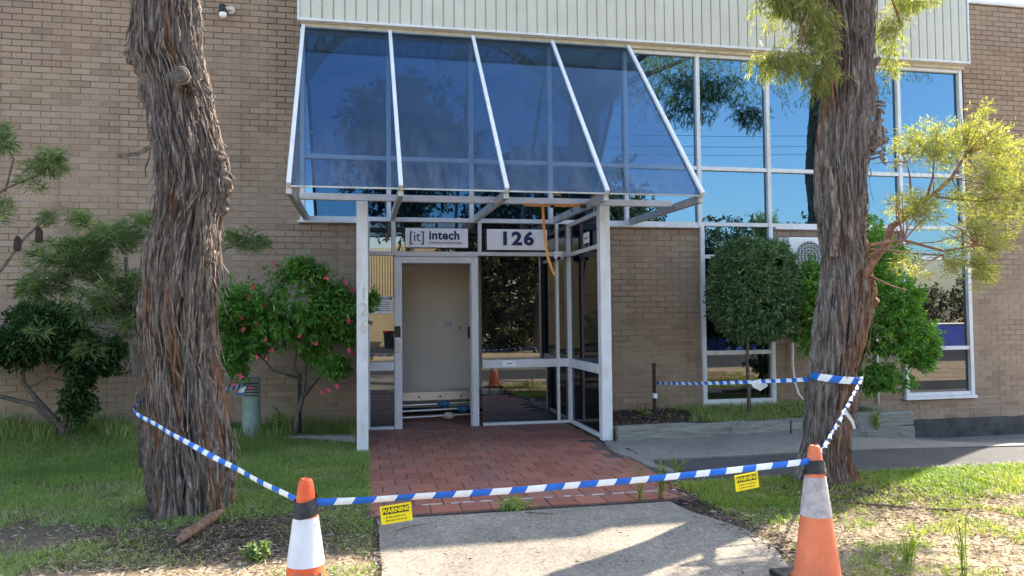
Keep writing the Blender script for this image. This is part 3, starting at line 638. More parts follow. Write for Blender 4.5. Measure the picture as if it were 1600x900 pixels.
# ---------------------------------------------------------------- signs and fittings
sg = thing('shop_sign', 'white rectangular sign with navy lettering above the open doorway', 'sign', (.92, YB-.06, 2.42))
MB().box(.52, 1.32, YB-.075, YB-.05, 2.30, 2.545).build('board', 'signwhite', sg)
text('lettering', '[it]', .185, (.665, YB-.077, 2.432), 'navy', sg, 0, sx=.92)
text('lettering', 'intech', .155, (1.015, YB-.077, 2.452), 'navy', sg, .0052, sx=.98, space=1.06)
text('lettering', 'institute of technology', .047, (1.03, YB-.077, 2.362), 'greyprint', sg, .0004)
bt = MB()
for x in (.58, 1.26):
    for z in (2.325, 2.52): bt.tube([(x, YB-.075, z), (x, YB-.08, z)], .006, 8)
bt.build('screw', 'galv', sg)
sg = thing('number_sign', 'white sign with bold navy street number 126 over the right door glass', 'sign', (1.97, YB-.06, 2.42))
MB().box(1.57, 2.37, YB-.075, YB-.05, 2.275, 2.545).build('board', 'signwhite', sg)
text('numerals', '126', .235, (1.965, YB-.077, 2.415), 'navy', sg, .0105, sx=1.16, space=1.16)
num = thing('house_numerals', 'cream raised numerals 1 2 6 running down the left porch post', 'numerals', (-.015, 8.03, 1.31))
for s_, z in (('1', 1.665), ('2', 1.495), ('6', 1.315)): text('numeral', s_, .2, (-.0, 8.034, z), 'numcream', num, .0, .005, sx=.8)
# warning sticker on the left sidelight glass
st = thing('warning_sticker', 'white printed warning sticker on the narrow glass left of the doorway', 'sticker', (.23, YB, 1.5))
MB().box(.10, .36, YB+.004, YB+.008, 1.46, 1.68).build('panel', 'signwhite', st); MB().box(.112, .352, YB+.002, YB+.0035, 1.635, 1.67).build('title_bar', 'greyprint', st)
text('lettering', 'WARNING', .036, (.232, YB+.0015, 1.652), 'signwhite', st, .0008, .0005)
ln = MB()
for i in range(5): ln.box(.135+random.uniform(0, .02), .33-random.uniform(0, .03), YB+.002, YB+.0035, 1.60-i*.026, 1.607-i*.026)
ln.build('small_print', 'greyprint', st)
st = thing('paper_notice', 'small white paper notice taped inside the upper side glass of the porch', 'notice', (2.68, 8.75, 2.3))
MB().box(2.682, 2.685, 8.62, 8.86, 2.30, 2.43).build('sheet', 'signwhite', st); MB().box(2.679, 2.681, 8.66, 8.82, 2.35, 2.37).build('print', 'greyprint', st)
st = thing('push_sticker', 'small white sticker on the door rail right of the doorway', 'sticker', (1.86, YB-.04, .79))
MB().box(1.77, 1.95, YB-.038, YB-.036, .755, .83).build('label', 'signwhite', st); MB().box(1.83, 1.89, YB-.040, YB-.0385, .787, .80).build('print', 'greyprint', st)
# security dome camera
cmr = thing('security_camera', 'white dome security camera on the slim mullion by the number sign', 'camera', (2.515, YB-.05, 2.2))
b = MB(); b.lathe((2.515, YB-.13, 2.205), [(0, .075), (.012, .088), (.03, .088), (.045, .07)], 24); b.box(2.49, 2.54, YB-.10, YB-.042, 2.21, 2.245); b.build('base', 'white', cmr, smooth=False)
b = MB(); b.lathe((2.515, YB-.13, 2.205), [(-.072, .012), (-.066, .035), (-.05, .056), (-.025, .068), (0, .072)], 24); b.build('dome', 'white', cmr, smooth=True)
b = MB(); b.tube([(2.505, YB-.175, 2.17), (2.495, YB-.205, 2.155)], .024, 14); b.build('lens', 'black', cmr)
# wall floodlight top left
fl = thing('wall_light', 'small black wall light with clear bulb high on the left brick wall', 'light', (-1.66, YB, 5.2))
b = MB(); b.tube([(-1.60, YB+.01, 5.22), (-1.60, YB-.03, 5.22)], .05, 16); b.tube([(-1.60, YB-.03, 5.22), (-1.66, YB-.08, 5.22)], .018, 10); b.build('mount', 'cream', fl)
b = MB(); b.tube([(-1.69, YB-.08, 5.25), (-1.68, YB-.10, 5.14)], [.038, .05], 16); b.build('lamp_body', 'black', fl, smooth=True)
b = MB(); b.tube([(-1.68, YB-.10, 5.145), (-1.678, YB-.105, 5.11), (-1.677, YB-.107, 5.08)], [.047, .042, .015], 16); b.build('bulb', 'white', fl, smooth=True)
# air conditioner
ac = thing('air_conditioner', 'white wall mounted air conditioner with round wire grille behind the right tree', 'air conditioner', (6.35, 9.3, 1.95))
MB().box(5.73, 6.50, 9.22, 9.52, 1.93, 2.46).build('casing', 'white', ac, bevel=.02)
MB().lathe((0, 0, 0), [(0, .21), (.005, .21)], 32).build('fan_opening', 'coil', ac)
fo = [o for o in ac.children if o.name.startswith('fan_opening')][0]; fo.rotation_euler = (PI/2, 0, 0)
me = fo.data; me.transform(Matrix.Translation(wloc(ac))); fo.location = Vector((6.03, 9.218, 2.19))-wloc(ac)
gr_ = MB()
for r in (.06, .11, .16, .215): gr_.tube([(6.03+r*math.cos(t), 9.205, 2.19+r*math.sin(t)) for t in np.linspace(0, 2*PI, 33)], .003, 5, False)
for i in range(-9, 10):
    h = i*.024; l = math.sqrt(max(.225**2-h*h, 0)); gr_.tube([(6.03-l, 9.203, 2.19+h), (6.03+l, 9.203, 2.19+h)], .0022, 5, False)
    if i % 2 == 0: gr_.tube([(6.03+h, 9.207, 2.19-l), (6.03+h, 9.207, 2.19+l)], .0022, 5, False)
gr_.build('grille', 'white', ac)
b = MB(); b.box(5.82, 5.85, 9.2, 9.545, 1.89, 1.928); b.box(6.40, 6.43, 9.2, 9.545, 1.89, 1.928); b.build('bracket', 'white', ac)
MB().box(5.62, 5.69, 9.3, 9.545, 1.98, 2.46).build('service_cover', 'galv', ac, bevel=.004)
pp = thing('drain_pipe', 'thin white drain pipe on brick below the air conditioner, bent outward at its foot', 'pipe', (5.97, 9.5, .3))
MB().tube([(5.93, 9.52, 1.9), (5.93, 9.52, 1.2), (5.92, 9.51, .7), (5.935, 9.5, .45), (5.98, 9.48, .28), (6.03, 9.45, .2)], .016, 10).build('pipe', 'white', pp, smooth=True)
pp = thing('drain_pipe', 'short white pipe running down the brick right of the right tree trunk', 'pipe', (7.35, 9.5, 0))
MB().tube([(7.28, 9.53, 1.9), (7.28, 9.53, .1)], .018, 10).build('pipe', 'white', pp, smooth=True)
# orange strap on the header
sp = thing('orange_strap', 'orange ratchet strap tied along the porch header with a loose end hanging down', 'strap')
def ribbon(mb, pts, w, wd=(0, 0, 1), tw=None, th=.0015):
    pts = [Vector(p) for p in pts]; vs = []
    for i, p in enumerate(pts):
        d = (pts[min(i+1, len(pts)-1)]-pts[max(i-1, 0)]).normalized(); u = Vector(wd); u = (u-d*u.dot(d)).normalized()
        if tw: u = Matrix.Rotation(tw[i] if hasattr(tw, '__len__') else tw*i, 3, d) @ u
        nn = d.cross(u)*th
        vs += [p-u*w/2-nn, p+u*w/2-nn, p+u*w/2+nn, p-u*w/2+nn]
    k = len(pts); fs = []
    for i in range(k-1):
        a = i*4; b_ = a+4
        fs += [(a, a+1, b_+1, b_), (a+1, a+2, b_+2, b_+1), (a+2, a+3, b_+3, b_+2), (a+3, a, b_, b_+3)]
    mb.add(vs, fs)
b = MB(); ribbon(b, [(1.75, 8.03, 2.648), (1.95, 8.028, 2.645), (2.15, 8.03, 2.65), (2.35, 8.025, 2.655), (2.48, 8.03, 2.67), (2.54, 8.0, 2.74), (2.58, 7.95, 2.77)], .028)
ribbon(b, [(2.12, 8.03, 2.655), (2.2, 8.022, 2.645), (2.46, 8.022, 2.66)], .03, tw=[0, .4, .2])
ribbon(b, [(2.06, 8.05, 2.80), (2.14, 7.9, 2.74)], .02)
b.build('webbing', 'strap', sp)
b = MB(); pts = [(1.96, 8.02, 2.64), (1.965, 8.01, 2.5), (1.97, 8.005, 2.35), (1.985, 8.0, 2.2), (2.01, 7.99, 2.05), (2.05, 7.985, 1.93), (2.085, 7.98, 1.86)]
ribbon(b, pts, .030, (1, 0, 0), tw=[0, .3, .9, .5, .2, .8, .4]); b.build('loose_end', 'strap', sp)
b = MB(); b.box(2.40, 2.46, 8.0, 8.035, 2.625, 2.655); b.box(2.05, 2.09, 8.0, 8.035, 2.62, 2.65); b.tube([(2.25, 8.01, 2.64), (2.31, 8.01, 2.58)], .007, 6); b.build('buckle', 'black', sp)

# ladders and poles lying inside the doorway
ld = thing('aluminium_ladder', 'aluminium ladder lying on its side on the floor inside the doorway', 'ladder', (1.1, 10.35, .05))
for y_, nm in ((10.28, 0), (10.62, 1)):
    b = MB(); b.box(.30, 2.2, y_, y_+.03, .27, .38); b.box(.30, 2.2, y_-.012, y_, .27, .285); b.box(.30, 2.2, y_-.012, y_, .345, .38)
    b.build('side_rail', 'timberpole', ld)
b = MB()
for i in range(6): b.tube([(.45+.29*i, 10.268, .315), (.45+.29*i, 10.60, .315)], .014, 8)
b.build('rung', 'black', ld)
b = MB(); b.box(.45, .50, 10.27, 10.65, .0, .27); b.box(1.75, 1.8, 10.27, 10.65, .0, .27); b.build('foot_block', 'dark', ld)
for i, (z, y_, cx, lb_) in enumerate(((.215, 10.24, 1.06, 'silver pole with blue end, topmost under the ladder in the doorway'), (.14, 10.22, 1.33, 'silver pole with large blue brush, second under the ladder in the doorway'), (.06, 10.18, 1.12, 'lowest silver pole on the doorway floor, with yellowish knob'))):
    p = thing('pole', lb_, 'pole', (.9, y_, z))
    MB().tube([(.30, y_, z-.01), (1.9, y_+.06, z+.012)], .017, 10).build('shaft', 'timberpole', p)
    MB().tube([(cx-.07, y_-.01, z-.005), (cx-.02, y_-.01, z+.005), (cx+.05, y_-.01, z), (cx+.09, y_-.005, z+.005)], [.02, .045, .05, .02], 10).build('brush_head', 'blueglove' if i < 2 else 'numcream', p)
ntc = thing('wall_notice', 'white printed notice taped to the beige wall inside the doorway', 'notice', (1.14, 10.94, 1.28))
MB().box(1.07, 1.13, 10.944, 10.948, 1.20, 1.38).build('sheet', 'signwhite', ntc); MB().box(1.14, 1.31, 10.944, 10.948, 1.20, 1.37).build('sheet', 'white', ntc)
b = MB()
for i in range(3): b.box(1.16, 1.28, 10.941, 10.943, 1.33-i*.03, 1.338-i*.03)
b.build('print', 'greyprint', ntc)
sw = thing('light_switch', 'tiny brass switch on the beige wall right of the taped notice', 'switch', (1.39, 10.94, 1.24))
MB().box(1.375, 1.405, 10.935, 10.949, 1.21, 1.275).build('plate', 'cream', sw, bevel=.003); MB().box(1.383, 1.397, 10.925, 10.936, 1.23, 1.255).build('toggle', 'black', sw)

# ---------------------------------------------------------------- garden bed on the right
tb = thing('timber_garden_edging', 'grey weathered timber sleeper edging around the right garden bed', 'garden edging', (4.7, 8.05, 0))
def sleeper(x0, x1, z0, z1, y0=8.0, y1=8.14, nx_=26):
    V = []; prof = [(y0, z0), (y0, z1), (y1, z1), (y1, z0)]; xs2 = np.linspace(x0, x1, nx_); m = MB(); pts = []
    for x in xs2:
        for j, (yy, zz) in enumerate(prof):
            w1 = .016*(fbm(x*3, j*7+z0*9, 0, 3, 5)-.5)*2; w2 = .016*(fbm(x*3, j*5+3+z0*9, 9, 3, 6)-.5)*2; pts.append((x, yy+w1, zz+w2))
    fs = [(i*4+j, i*4+(j+1) % 4, (i+1)*4+(j+1) % 4, (i+1)*4+j) for i in range(nx_-1) for j in range(4)]+[(3, 2, 1, 0), tuple((nx_-1)*4+j for j in range(4))]
    m.add(pts, fs); m.build('sleeper', 'sleeper', tb, bevel=.006)
sleeper(2.80, 4.93, -.05, .150); sleeper(4.955, 5.62, .045, .150, 8.01, 8.14, 10); sleeper(4.955, 5.62, -.10, .042, 8.0, 8.14, 10)
sleeper(5.64, 6.60, .03, .195, 8.0, 8.14, 14); sleeper(5.64, 6.60, -.20, .027, 7.99, 8.14, 14)
MB().box(6.47, 6.60, 8.15, 9.5, -.2, .17).build('sleeper', 'sleeper', tb, bevel=.01); MB().box(2.78, 2.86, 8.15, 9.5, -.05, .12).build('sleeper', 'sleeper', tb, bevel=.01)
xs = np.arange(2.85, 6.48, .06); ys = np.arange(8.1, 9.6, .06); X, Y = np.meshgrid(xs, ys); Z = .095+.05*(fbm(X*2.5, Y*2.5, 0, 4, 8)-.5)+.03*sst(8.3, 9.4, Y)
nx, ny = len(xs), len(ys); idx = np.arange(nx*ny).reshape(ny, nx)
tag(npmesh('garden_bed', np.stack([X, Y, Z], -1).reshape(-1, 3), np.stack([idx[:-1, :-1], idx[:-1, 1:], idx[1:, 1:], idx[1:, :-1]], -1).reshape(-1, 4), 'mulch', smooth=True), kind='structure')
# low concrete edging left of the porch
ke = thing('concrete_edging', 'low pale concrete garden edging left of the porch post', 'garden edging', (-.6, 8.7, 0))
m_ = MB(); P_ = [(-1.55, 9.02), (-1.2, 8.92), (-.8, 8.80), (-.4, 8.66), (-.085, 8.50)]
for a, b in zip(P_[:-1], P_[1:]): pass
vs = []
for i, (x, y) in enumerate(P_): vs += [(x, y-.05, -.05), (x, y-.05, .055+.012*i), (x, y+.06, .06+.012*i), (x, y+.06, -.05)]
m_.add(vs, [(i*4+j, i*4+(j+1) % 4, (i+1)*4+(j+1) % 4, (i+1)*4+j) for i in range(len(P_)-1) for j in range(4)]+[(3, 2, 1, 0), (16, 17, 18, 19)]); m_.build('kerb_stone', 'slab', ke, bevel=.01)
# bollard light
bo = thing('bollard_light', 'sage green louvred bollard light standing by the pink flowering shrub', 'bollard', (-1.27, 9.0, 0))
bx, by = -1.27, 9.0
MB().lathe((bx, by, -.02), [(0, .10), (.54, .10), (.55, .094)], 28).build('column', 'bollard', bo, smooth=False)
for i in range(5): MB().lathe((bx, by, .545+i*.034), [(0, .104), (.006, .106), (.020, .092), (.0201, .07), (-.002, .07)], 28).build('louvre', 'bollard', bo)
MB().lathe((bx, by, .5), [(0, .066), (.2, .066)], 20).build('diffuser', 'coil', bo)
MB().lathe((bx, by, .705), [(0, .104), (.018, .104), (.028, .09), (.032, .05)], 28).build('cap', 'bollard', bo)
# stakes
for (x, y, z1, lb_, mt_) in ((-.73, 8.95, .78, 'black steel stake beside the stem of the pink flowering shrub', 'black'), (3.60, 8.9, .80, 'dark steel stake in the garden bed holding the end of the tape', 'cone_brown')):
    s_ = thing('garden_stake', lb_, 'stake', (x, y, 0)); b = MB(); b.box(x-.022, x+.022, y-.004, y+.004, -.1, z1); b.box(x-.004, x+.004, y+.004, y+.03, -.1, z1); b.build('picket', mt_, s_)
s_ = [o for o in bpy.data.objects if o.name.startswith('garden_stake')][-1]
MB().tube([(3.60, 8.885, .36), (3.605, 8.885, .42)], .03, 10).build('cloth_tie', 'tapewhite', s_)

# ---------------------------------------------------------------- traffic cones
def cone(cx, cy_, hh, label, scribble, rot=0):
    z0 = gz(cx, cy_)+.0
    t = thing('traffic_cone', label, 'traffic cone', (cx, cy_, z0), 'traffic cones holding the tape')
    rr = lambda z: .1245-.132*z
    MB().box(cx-.18, cx+.18, cy_-.18, cy_+.18, z0+.0, z0+.035).build('base', 'black', t, bevel=.012)
    pr = [(.035, .138), (.05, rr(.05))]+[(z, rr(z)) for z in np.linspace(.08, .694, 22)]+[(.711, .029), (.720, .021), (.721, .013), (.68, .010)]
    MB().lathe((cx, cy_, z0), pr, 40).build('cone_body', 'orange' if scribble else 'orangefaded', t, smooth=True)
    MB().lathe((cx, cy_, z0), [(.356, rr(.356)+.0005), (.3565, rr(.356)+.003), (.5575, rr(.558)+.003), (.558, rr(.558)+.0005)], 40).build('reflective_sleeve', 'collar' if scribble else 'collarworn', t, smooth=False)
    tw = MB(); n = 30; prof = np.linspace(.568, .637, 9)
    vs = []
    for z in prof:
        for j in range(n):
            a = 2*PI*j/n; r = rr(z)+.004+.007*vnoise(a*3+cx, z*70, 0, 4); vs.append((cx+r*math.cos(a), cy_+r*math.sin(a), z0+z+.012*math.sin(a+1+cx)))
    tw.add(vs, [(i*n+j, i*n+(j+1) % n, (i+1)*n+(j+1) % n, (i+1)*n+j) for i in range(len(prof)-1) for j in range(n)]); tw.build('tape_wrap', 'blacktape', t, smooth=True)
    if scribble:
        b = MB()
        for k in range(9):
            a = -PI/2-.75+k*.19+.05*random.random(); z = .285+random.uniform(-.015, .02)
            p0 = [(cx+(rr(z+dz)+.0015)*math.cos(a+da), cy_+(rr(z+dz)+.0015)*math.sin(a+da), z0+z+dz) for dz, da in ((.03, random.uniform(-.1, .1)), (.0, random.uniform(-.12, .12)), (-.035, random.uniform(-.1, .1)))]
            if k not in (2, 5): ribbon(b, p0, .012, (1, 0, 0), th=.0012)
        b.build('scrawled_letters', 'greyprint', t)
    return t
cone(-.249, 3.371, .72, 'orange and white traffic cone on the left with black scrawl, front of the lawn', True)
cone(2.332, 3.562, .72, 'plain orange and white traffic cone on the right in front of the leaning tree', False)
# ---------------------------------------------------------------- barrier tape
def tape(name, label, pts, w=.030, pitch=.083, wd=(0, 0, 1), twist=None, n=None, group='barrier tape around the trees', slant=.5):
    """striped ribbon: sub-divided in slanted blue and white faces"""
    P = [Vector(p) for p in pts]; L = [0]
    for a, b in zip(P[:-1], P[1:]): L.append(L[-1]+(b-a).length)
    tot = L[-1]; step = .0155; ns = max(8, int(tot/step)); rows = 4; vs = []; fs = []; mi = []
    def at(s):
        s = min(max(s, 0), tot); i = max(k for k in range(len(L)) if L[k] <= s+1e-9); i = min(i, len(P)-2)
        return P[i].lerp(P[i+1], (s-L[i])/max(L[i+1]-L[i], 1e-9))
    for i in range(ns+1):
        s = tot*i/ns; p = at(s); d = (at(s+.02)-at(s-.02)).normalized(); u = Vector(wd); u = (u-d*u.dot(d)).normalized()
        ang = (twist(s, tot) if twist else .25*math.sin(s*2.3)+.15*math.sin(s*5.1)); u = Matrix.Rotation(ang, 3, d) @ u; nn = d.cross(u)
        sag = .003*math.sin(s*9)
        for r in range(rows+1):
            f = r/rows-.5; vs.append(p+u*(f*w)+nn*(.004*math.cos(f*PI)+sag)+d*(f*w*slant*1.2))
    for i in range(ns):
        for r in range(rows):
            a = i*(rows+1)+r; fs.append((a, a+1, a+rows+2, a+rows+1)); mi.append(int(((i+.5)*tot/ns)/pitch) % 2)
    k = len(vs)
    me = bpy.data.meshes.new(name); me.from_pydata([tuple(v) for v in vs], [], fs); me.polygons.foreach_set('material_index', mi); me.polygons.foreach_set('use_smooth', [True]*len(fs)); me.update()
    o = link(name, me, ['blue', 'tapewhite']); tag(o, label, 'tape', group); return o
def cat(a, b, sag, n=24): return [Vector(a).lerp(Vector(b), i/n)-Vector((0, 0, sag*4*(i/n)*(1-i/n))) for i in range(n+1)]
tape('barrier_tape', 'blue and white tape from the left tree trunk down to the left cone', [(-1.40, 6.33, .85), (-1.60, 6.2, .82), (-1.665, 6.0, .79), (-1.63, 5.82, .765)]+cat((-1.61, 5.76, .755), (-.278, 3.424, .609), .01), pitch=.086)
tape('barrier_tape', 'long blue and white tape sagging between the two traffic cones', cat((-.217, 3.36, .618), (2.295, 3.546, .641), .022), w=.031, pitch=.088)
tw_pts = cat((2.365, 3.562, .665), (4.055, 5.50, .86), .01)
tape('barrier_tape', 'twisted blue and white tape rising from the right cone to the right tree', tw_pts, w=.03, twist=lambda s, t: s*26)
tape('barrier_tape', 'blue and white tape from right tree trunk to steel stake in the bed', cat((3.66, 5.66, .86), (3.62, 8.87, .55), .015), w=.036, pitch=.083)
tape('barrier_tape', 'short piece of blue and white tape tied to the sage green bollard', [(-1.52, 7.9, .66)]+cat((-1.50, 8.0, .655), (-1.33, 8.9, .66), -.01, 8)+[(-1.36, 8.89, .60), (-1.39, 8.885, .55)], w=.05, pitch=.08)
def tagboard(c, ry, rz, label):
    t = thing('warning_tag', label, 'tag', c, 'yellow warning tags hung on the tape')
    b = MB().box(-.065, .065, -.0015, .0015, -.076, 0).build('plate', 'yellow', t); b.location = (0, 0, 0)
    b.data.transform(Matrix.Translation(wloc(t)))
    MB_ = MB().box(-.055, .055, -.0035, -.002, -.036, -.008).build('title_bar', 'inkbrown', t); MB_.data.transform(Matrix.Translation(wloc(t)))
    x = text('lettering', 'WARNING', .0255, (0, 0, 0), 'yellow', t, .0009, .0004); x.location = (0, -.0042, -.022)
    sp_ = MB()
    for z in (-.049, -.063):          # two lines of small print, too worn to read
        x = -.045
        while x < .04:
            l = random.uniform(.006, .016); sp_.box(x, x+l, -.0028, -.0016, z-.003, z+.003); x += l+.004
    q = tag(sp_.build('small_print', 'tagline', t), kind='stuff'); q.data.transform(Matrix.Translation(wloc(t)))
    t.rotation_euler = (0, ry, rz); t.scale = (1.06, 1.06, 1.06); return t
tagboard((.135, 3.366, .588), -.10, .0, 'yellow warning tag hanging on the tape near the left cone')
tagboard((1.897, 3.49, .608), -.09, .12, 'yellow warning tag hanging on the tape near the right cone')
wt = thing('paper_tag', 'white tag caught on the tape in front of the topiary stem', 'tag', (3.64, 6.44, .7))
# white tag by topiary
b = MB(); b.add([(3.57, 6.46, .775), (3.66, 6.42, .80), (3.75, 6.44, .735), (3.67, 6.45, .685), (3.60, 6.45, .72)], [(0, 1, 2, 3, 4)]); b.build('sheet', 'tapewhite', wt)
b = MB(); ribbon(b, [(3.33, 4.74, .725), (3.36, 4.72, .69), (3.385, 4.71, .65), (3.395, 4.70, .60)], .035, (.6, -.8, 0), tw=[0, .3, .6, .9]); tag(b.build('tape_tail', 'tapewhite'), 'loose white tape end dangling in front of the right tree', 'tape')
# wrap round the right trunk is built after the trunk

# ---------------------------------------------------------------- trees
def trunk(name, rows, yc, parent, nseg, nz, amp, seed, bumps=(), zmax=None, twist=0., leany=0., flare=None, redf=None):
    rows = sorted(rows); z = np.array([r[0] for r in rows]); a = np.array([r[1] for r in rows]); b = np.array([r[2] for r in rows])
    zz = np.linspace(z[0], z[-1], nz); cx = np.interp(zz, z, (a+b)/2); rx = np.interp(zz, z, (b-a)/2)
    k = np.ones(9)/9
    pad = lambda q: np.convolve(np.pad(q, 4, mode='edge'), k, 'valid')
    cx, rx = pad(cx), pad(rx)
    th = np.linspace(0, 2*PI, nseg, endpoint=False); T, ZZ = np.meshgrid(th, zz); R = np.repeat(rx[:, None], nseg, 1); CX = np.repeat(cx[:, None], nseg, 1)
    tt = T+twist*ZZ; wq = .35*(fbm(np.cos(T)*2, np.sin(T)*2, ZZ*2, 3, seed)-.5)
    ca, sa = np.cos(tt+wq), np.sin(tt+wq)
    f1 = fbm(ca*5.5, sa*5.5, ZZ*1.5, 3, seed+1); f2 = fbm(ca*13, sa*13, ZZ*3.2, 4, seed+5); f3 = fbm(ca*30, sa*30, ZZ*9, 3, seed+9)
    rid = 1-np.abs(2*f1-1)*2.2; rid2 = 1-np.abs(2*f2-1)*2.4
    d = amp*(.9*(rid-.6)+.85*(rid2-.6)+.45*(f3-.5)*2)+.05*(fbm(np.cos(T)*1.5, np.sin(T)*1.5, ZZ*1.2, 2, seed+20)-.5)*2*R/.33
    for (bt, bz, br, bh) in bumps:      # burls: angle, height, radius, push
        dist = np.sqrt((((T-bt+PI) % (2*PI)-PI)*R)**2+(ZZ-bz)**2); d = d+bh*np.exp(-(dist/br)**2)*(1+.5*np.sin(dist/br*9))
    RR = R*(.895+.025*sst(2., 3.5, ZZ))+d
    RR = RR+np.exp(-np.maximum(ZZ, 0)/.13)*(.10*sst(.40, .72, fbm(np.cos(T)*2.3, np.sin(T)*2.3, 7.7, 2, seed+40))+.02)
    Xv = CX+RR*np.cos(T); Yv = yc+leany*ZZ+RR*np.sin(T)*.93
    groove = np.clip((rid2*.6+rid*.4+.3)/1.2, 0, 1)
    red = sst(.50, .64, fbm(np.cos(T)*2.2+3, np.sin(T)*2.2, ZZ*.8, 3, seed+31)) if redf is None else redf(T, ZZ)
    idx = np.arange(nz*nseg).reshape(nz, nseg); nxt = np.roll(idx, -1, 1)
    Fq = np.stack([idx[:-1], nxt[:-1], nxt[1:], idx[1:]], -1).reshape(-1, 4)
    return npmesh(name, np.stack([Xv, Yv, ZZ], -1).reshape(-1, 3), Fq, 'bark', parent, attrs={'groove': groove.ravel(), 'red': red.ravel()}, smooth=True)
LT = [(5.2, -1.72, -1.3), (3.86, -1.71, -1.24), (3.56, -1.71, -1.22), (3.41, -1.72, -1.21), (3.34, -1.66, -1.2), (3.12, -1.62, -1.15), (2.88, -1.6, -1.09), (2.63, -1.56, -1.03), (2.39, -1.54, -1.0), (2.14, -1.56, -1.07), (1.9, -1.61, -1.08), (1.65, -1.64, -1.09), (1.41, -1.66, -1.09), (1.17, -1.64, -1.07), (0.93, -1.62, -1.05), (0.74, -1.62, -1.01), (0.45, -1.61, -0.96), (0.21, -1.6, -0.95), (0.05, -1.56, -0.98), (-.08, -1.52, -1.0)]
RTr = [(6.2, 3.95, 4.36), (5.0, 3.84, 4.40), (4.15, 3.83, 4.4), (3.87, 3.89, 4.37), (3.58, 3.93, 4.37), (3.3, 3.93, 4.39), (3.02, 3.87, 4.34), (2.74, 3.84, 4.3), (2.46, 3.83, 4.27), (2.18, 3.85, 4.25), (1.9, 3.88, 4.27), (1.63, 3.84, 4.32), (1.35, 3.79, 4.28), (1.08, 3.76, 4.2), (0.81, 3.71, 4.15), (0.54, 3.68, 4.09), (0.27, 3.64, 4.03), (0.06, 3.6, 4.04), (-0.08, 3.56, 4.10)]
tl = thing('paperbark_tree', 'thick gnarled tree with stringy grey bark on the left lawn', 'tree', (-1.3, 6.0, 0))
def red_l(T, ZZ):
    n = fbm(np.cos(T)*3+3, np.sin(T)*3, ZZ*.9, 4, 77); low = sst(2.3, 1.1, ZZ); return sst(.58-.12*low, .68-.11*low, n)*.9
trunk('trunk', LT, 6.0, tl, 320, 560, .046, 3, bumps=((-1.15, 3.17, .075, .05), (-.75, 2.93, .07, -.05), (-.35, 2.45, .10, .05), (-.55, 2.62, .07, .045), (-.15, 2.25, .06, .04), (-2.9, 3.35, .09, .05), (PI*.98, 3.1, .08, .04), (-.3, .35, .16, .03), (-2.4, 1.1, .2, -.02)), twist=.12, redf=red_l)
kn = MB()
for r, dy in ((.055, 0), (.040, -.012), (.024, -.006)): kn.tube([(-1.30+r*math.cos(t)*1.0, 5.70+dy-.012, 3.18+r*math.sin(t)*1.1) for t in np.linspace(0, 2*PI, 19)], .013, 6, False)
kn.tube([(-1.30, 5.70, 3.18), (-1.30, 5.675, 3.18)], [.04, .012], 10); kn.build('knot', 'stem', tl, smooth=True)
bs = MB()
for i in range(46):          # peeling bark strips
    z = random.uniform(.3, 3.8); row = min(LT, key=lambda r: abs(r[0]-z)); cxx = (row[1]+row[2])/2; rr_ = (row[2]-row[1])/2+.015
    a = random.choice([random.uniform(-3.0, -.1), random.uniform(-.5, .3), random.uniform(-3.2, -2.8)]); l = random.uniform(.08, .3); pts = []
    for q in range(5): s_ = q/4; r2 = rr_+.045*s_*s_*random.uniform(.4, 1.4); aa = a+.15*s_; pts.append((cxx+r2*math.cos(aa), 6+r2*math.sin(aa)*.93, z-l*s_+l*.1*math.sin(s_*5)))
    ribbon(bs, pts, random.uniform(.006, .018), (math.sin(a), -math.cos(a), 0), th=.002)
ribbon(bs, [(-1.5, 5.70, 2.66), (-1.56, 5.66, 2.60), (-1.64, 5.63, 2.575), (-1.70, 5.62, 2.57)], .03, (0, 0, 1)); ribbon(bs, [(-1.45, 5.69, 2.72), (-1.55, 5.66, 2.60), (-1.66, 5.65, 2.58)], .015, (0, 0, 1))
tag(bs.build('peeling_bark', 'stem', tl), kind='stuff')
def fibres(rows, yc, n, seed, parent, a0, a1, zlo, zhi):
    rr = random.Random(seed); mb = MB(); zs = [r[0] for r in sorted(rows)]; A = [r[1] for r in sorted(rows)]; B = [r[2] for r in sorted(rows)]
    for i in range(n):
        z = rr.uniform(zlo, zhi); a = rr.uniform(a0, a1); l = rr.uniform(.08, .42); pts = []; ph = rr.uniform(-.25, .25); curl = rr.random() < .25
        for q in range(5):
            s_ = q/4; zz = z-l*s_; cxx = (np.interp(zz, zs, A)+np.interp(zz, zs, B))/2; rad = (np.interp(zz, zs, B)-np.interp(zz, zs, A))/2*.93+.012+(.05*s_**2 if curl else .012*math.sin(s_*PI)); aa = a+ph*s_
            pts.append((cxx+rad*math.cos(aa), yc+rad*math.sin(aa)*.93, zz))
        ribbon(mb, pts, rr.uniform(.003, .010), (-math.sin(a), math.cos(a), 0), tw=[0, rr.uniform(-.5, .5), rr.uniform(-.7, .7), rr.uniform(-1, 1), rr.uniform(-1, 1)], th=.0015)
    o = tag(mb.build('bark_fibres', 'bark', parent), kind='stuff'); k = len(o.data.vertices)
    for at_, v in (('groove', .7), ('red', .12)): o.data.attributes.new(at_, 'FLOAT', 'POINT').data.foreach_set('value', [v]*k)
fibres(LT, 6.0, 330, 5, tl, -3.1, .1, .15, 4.0)
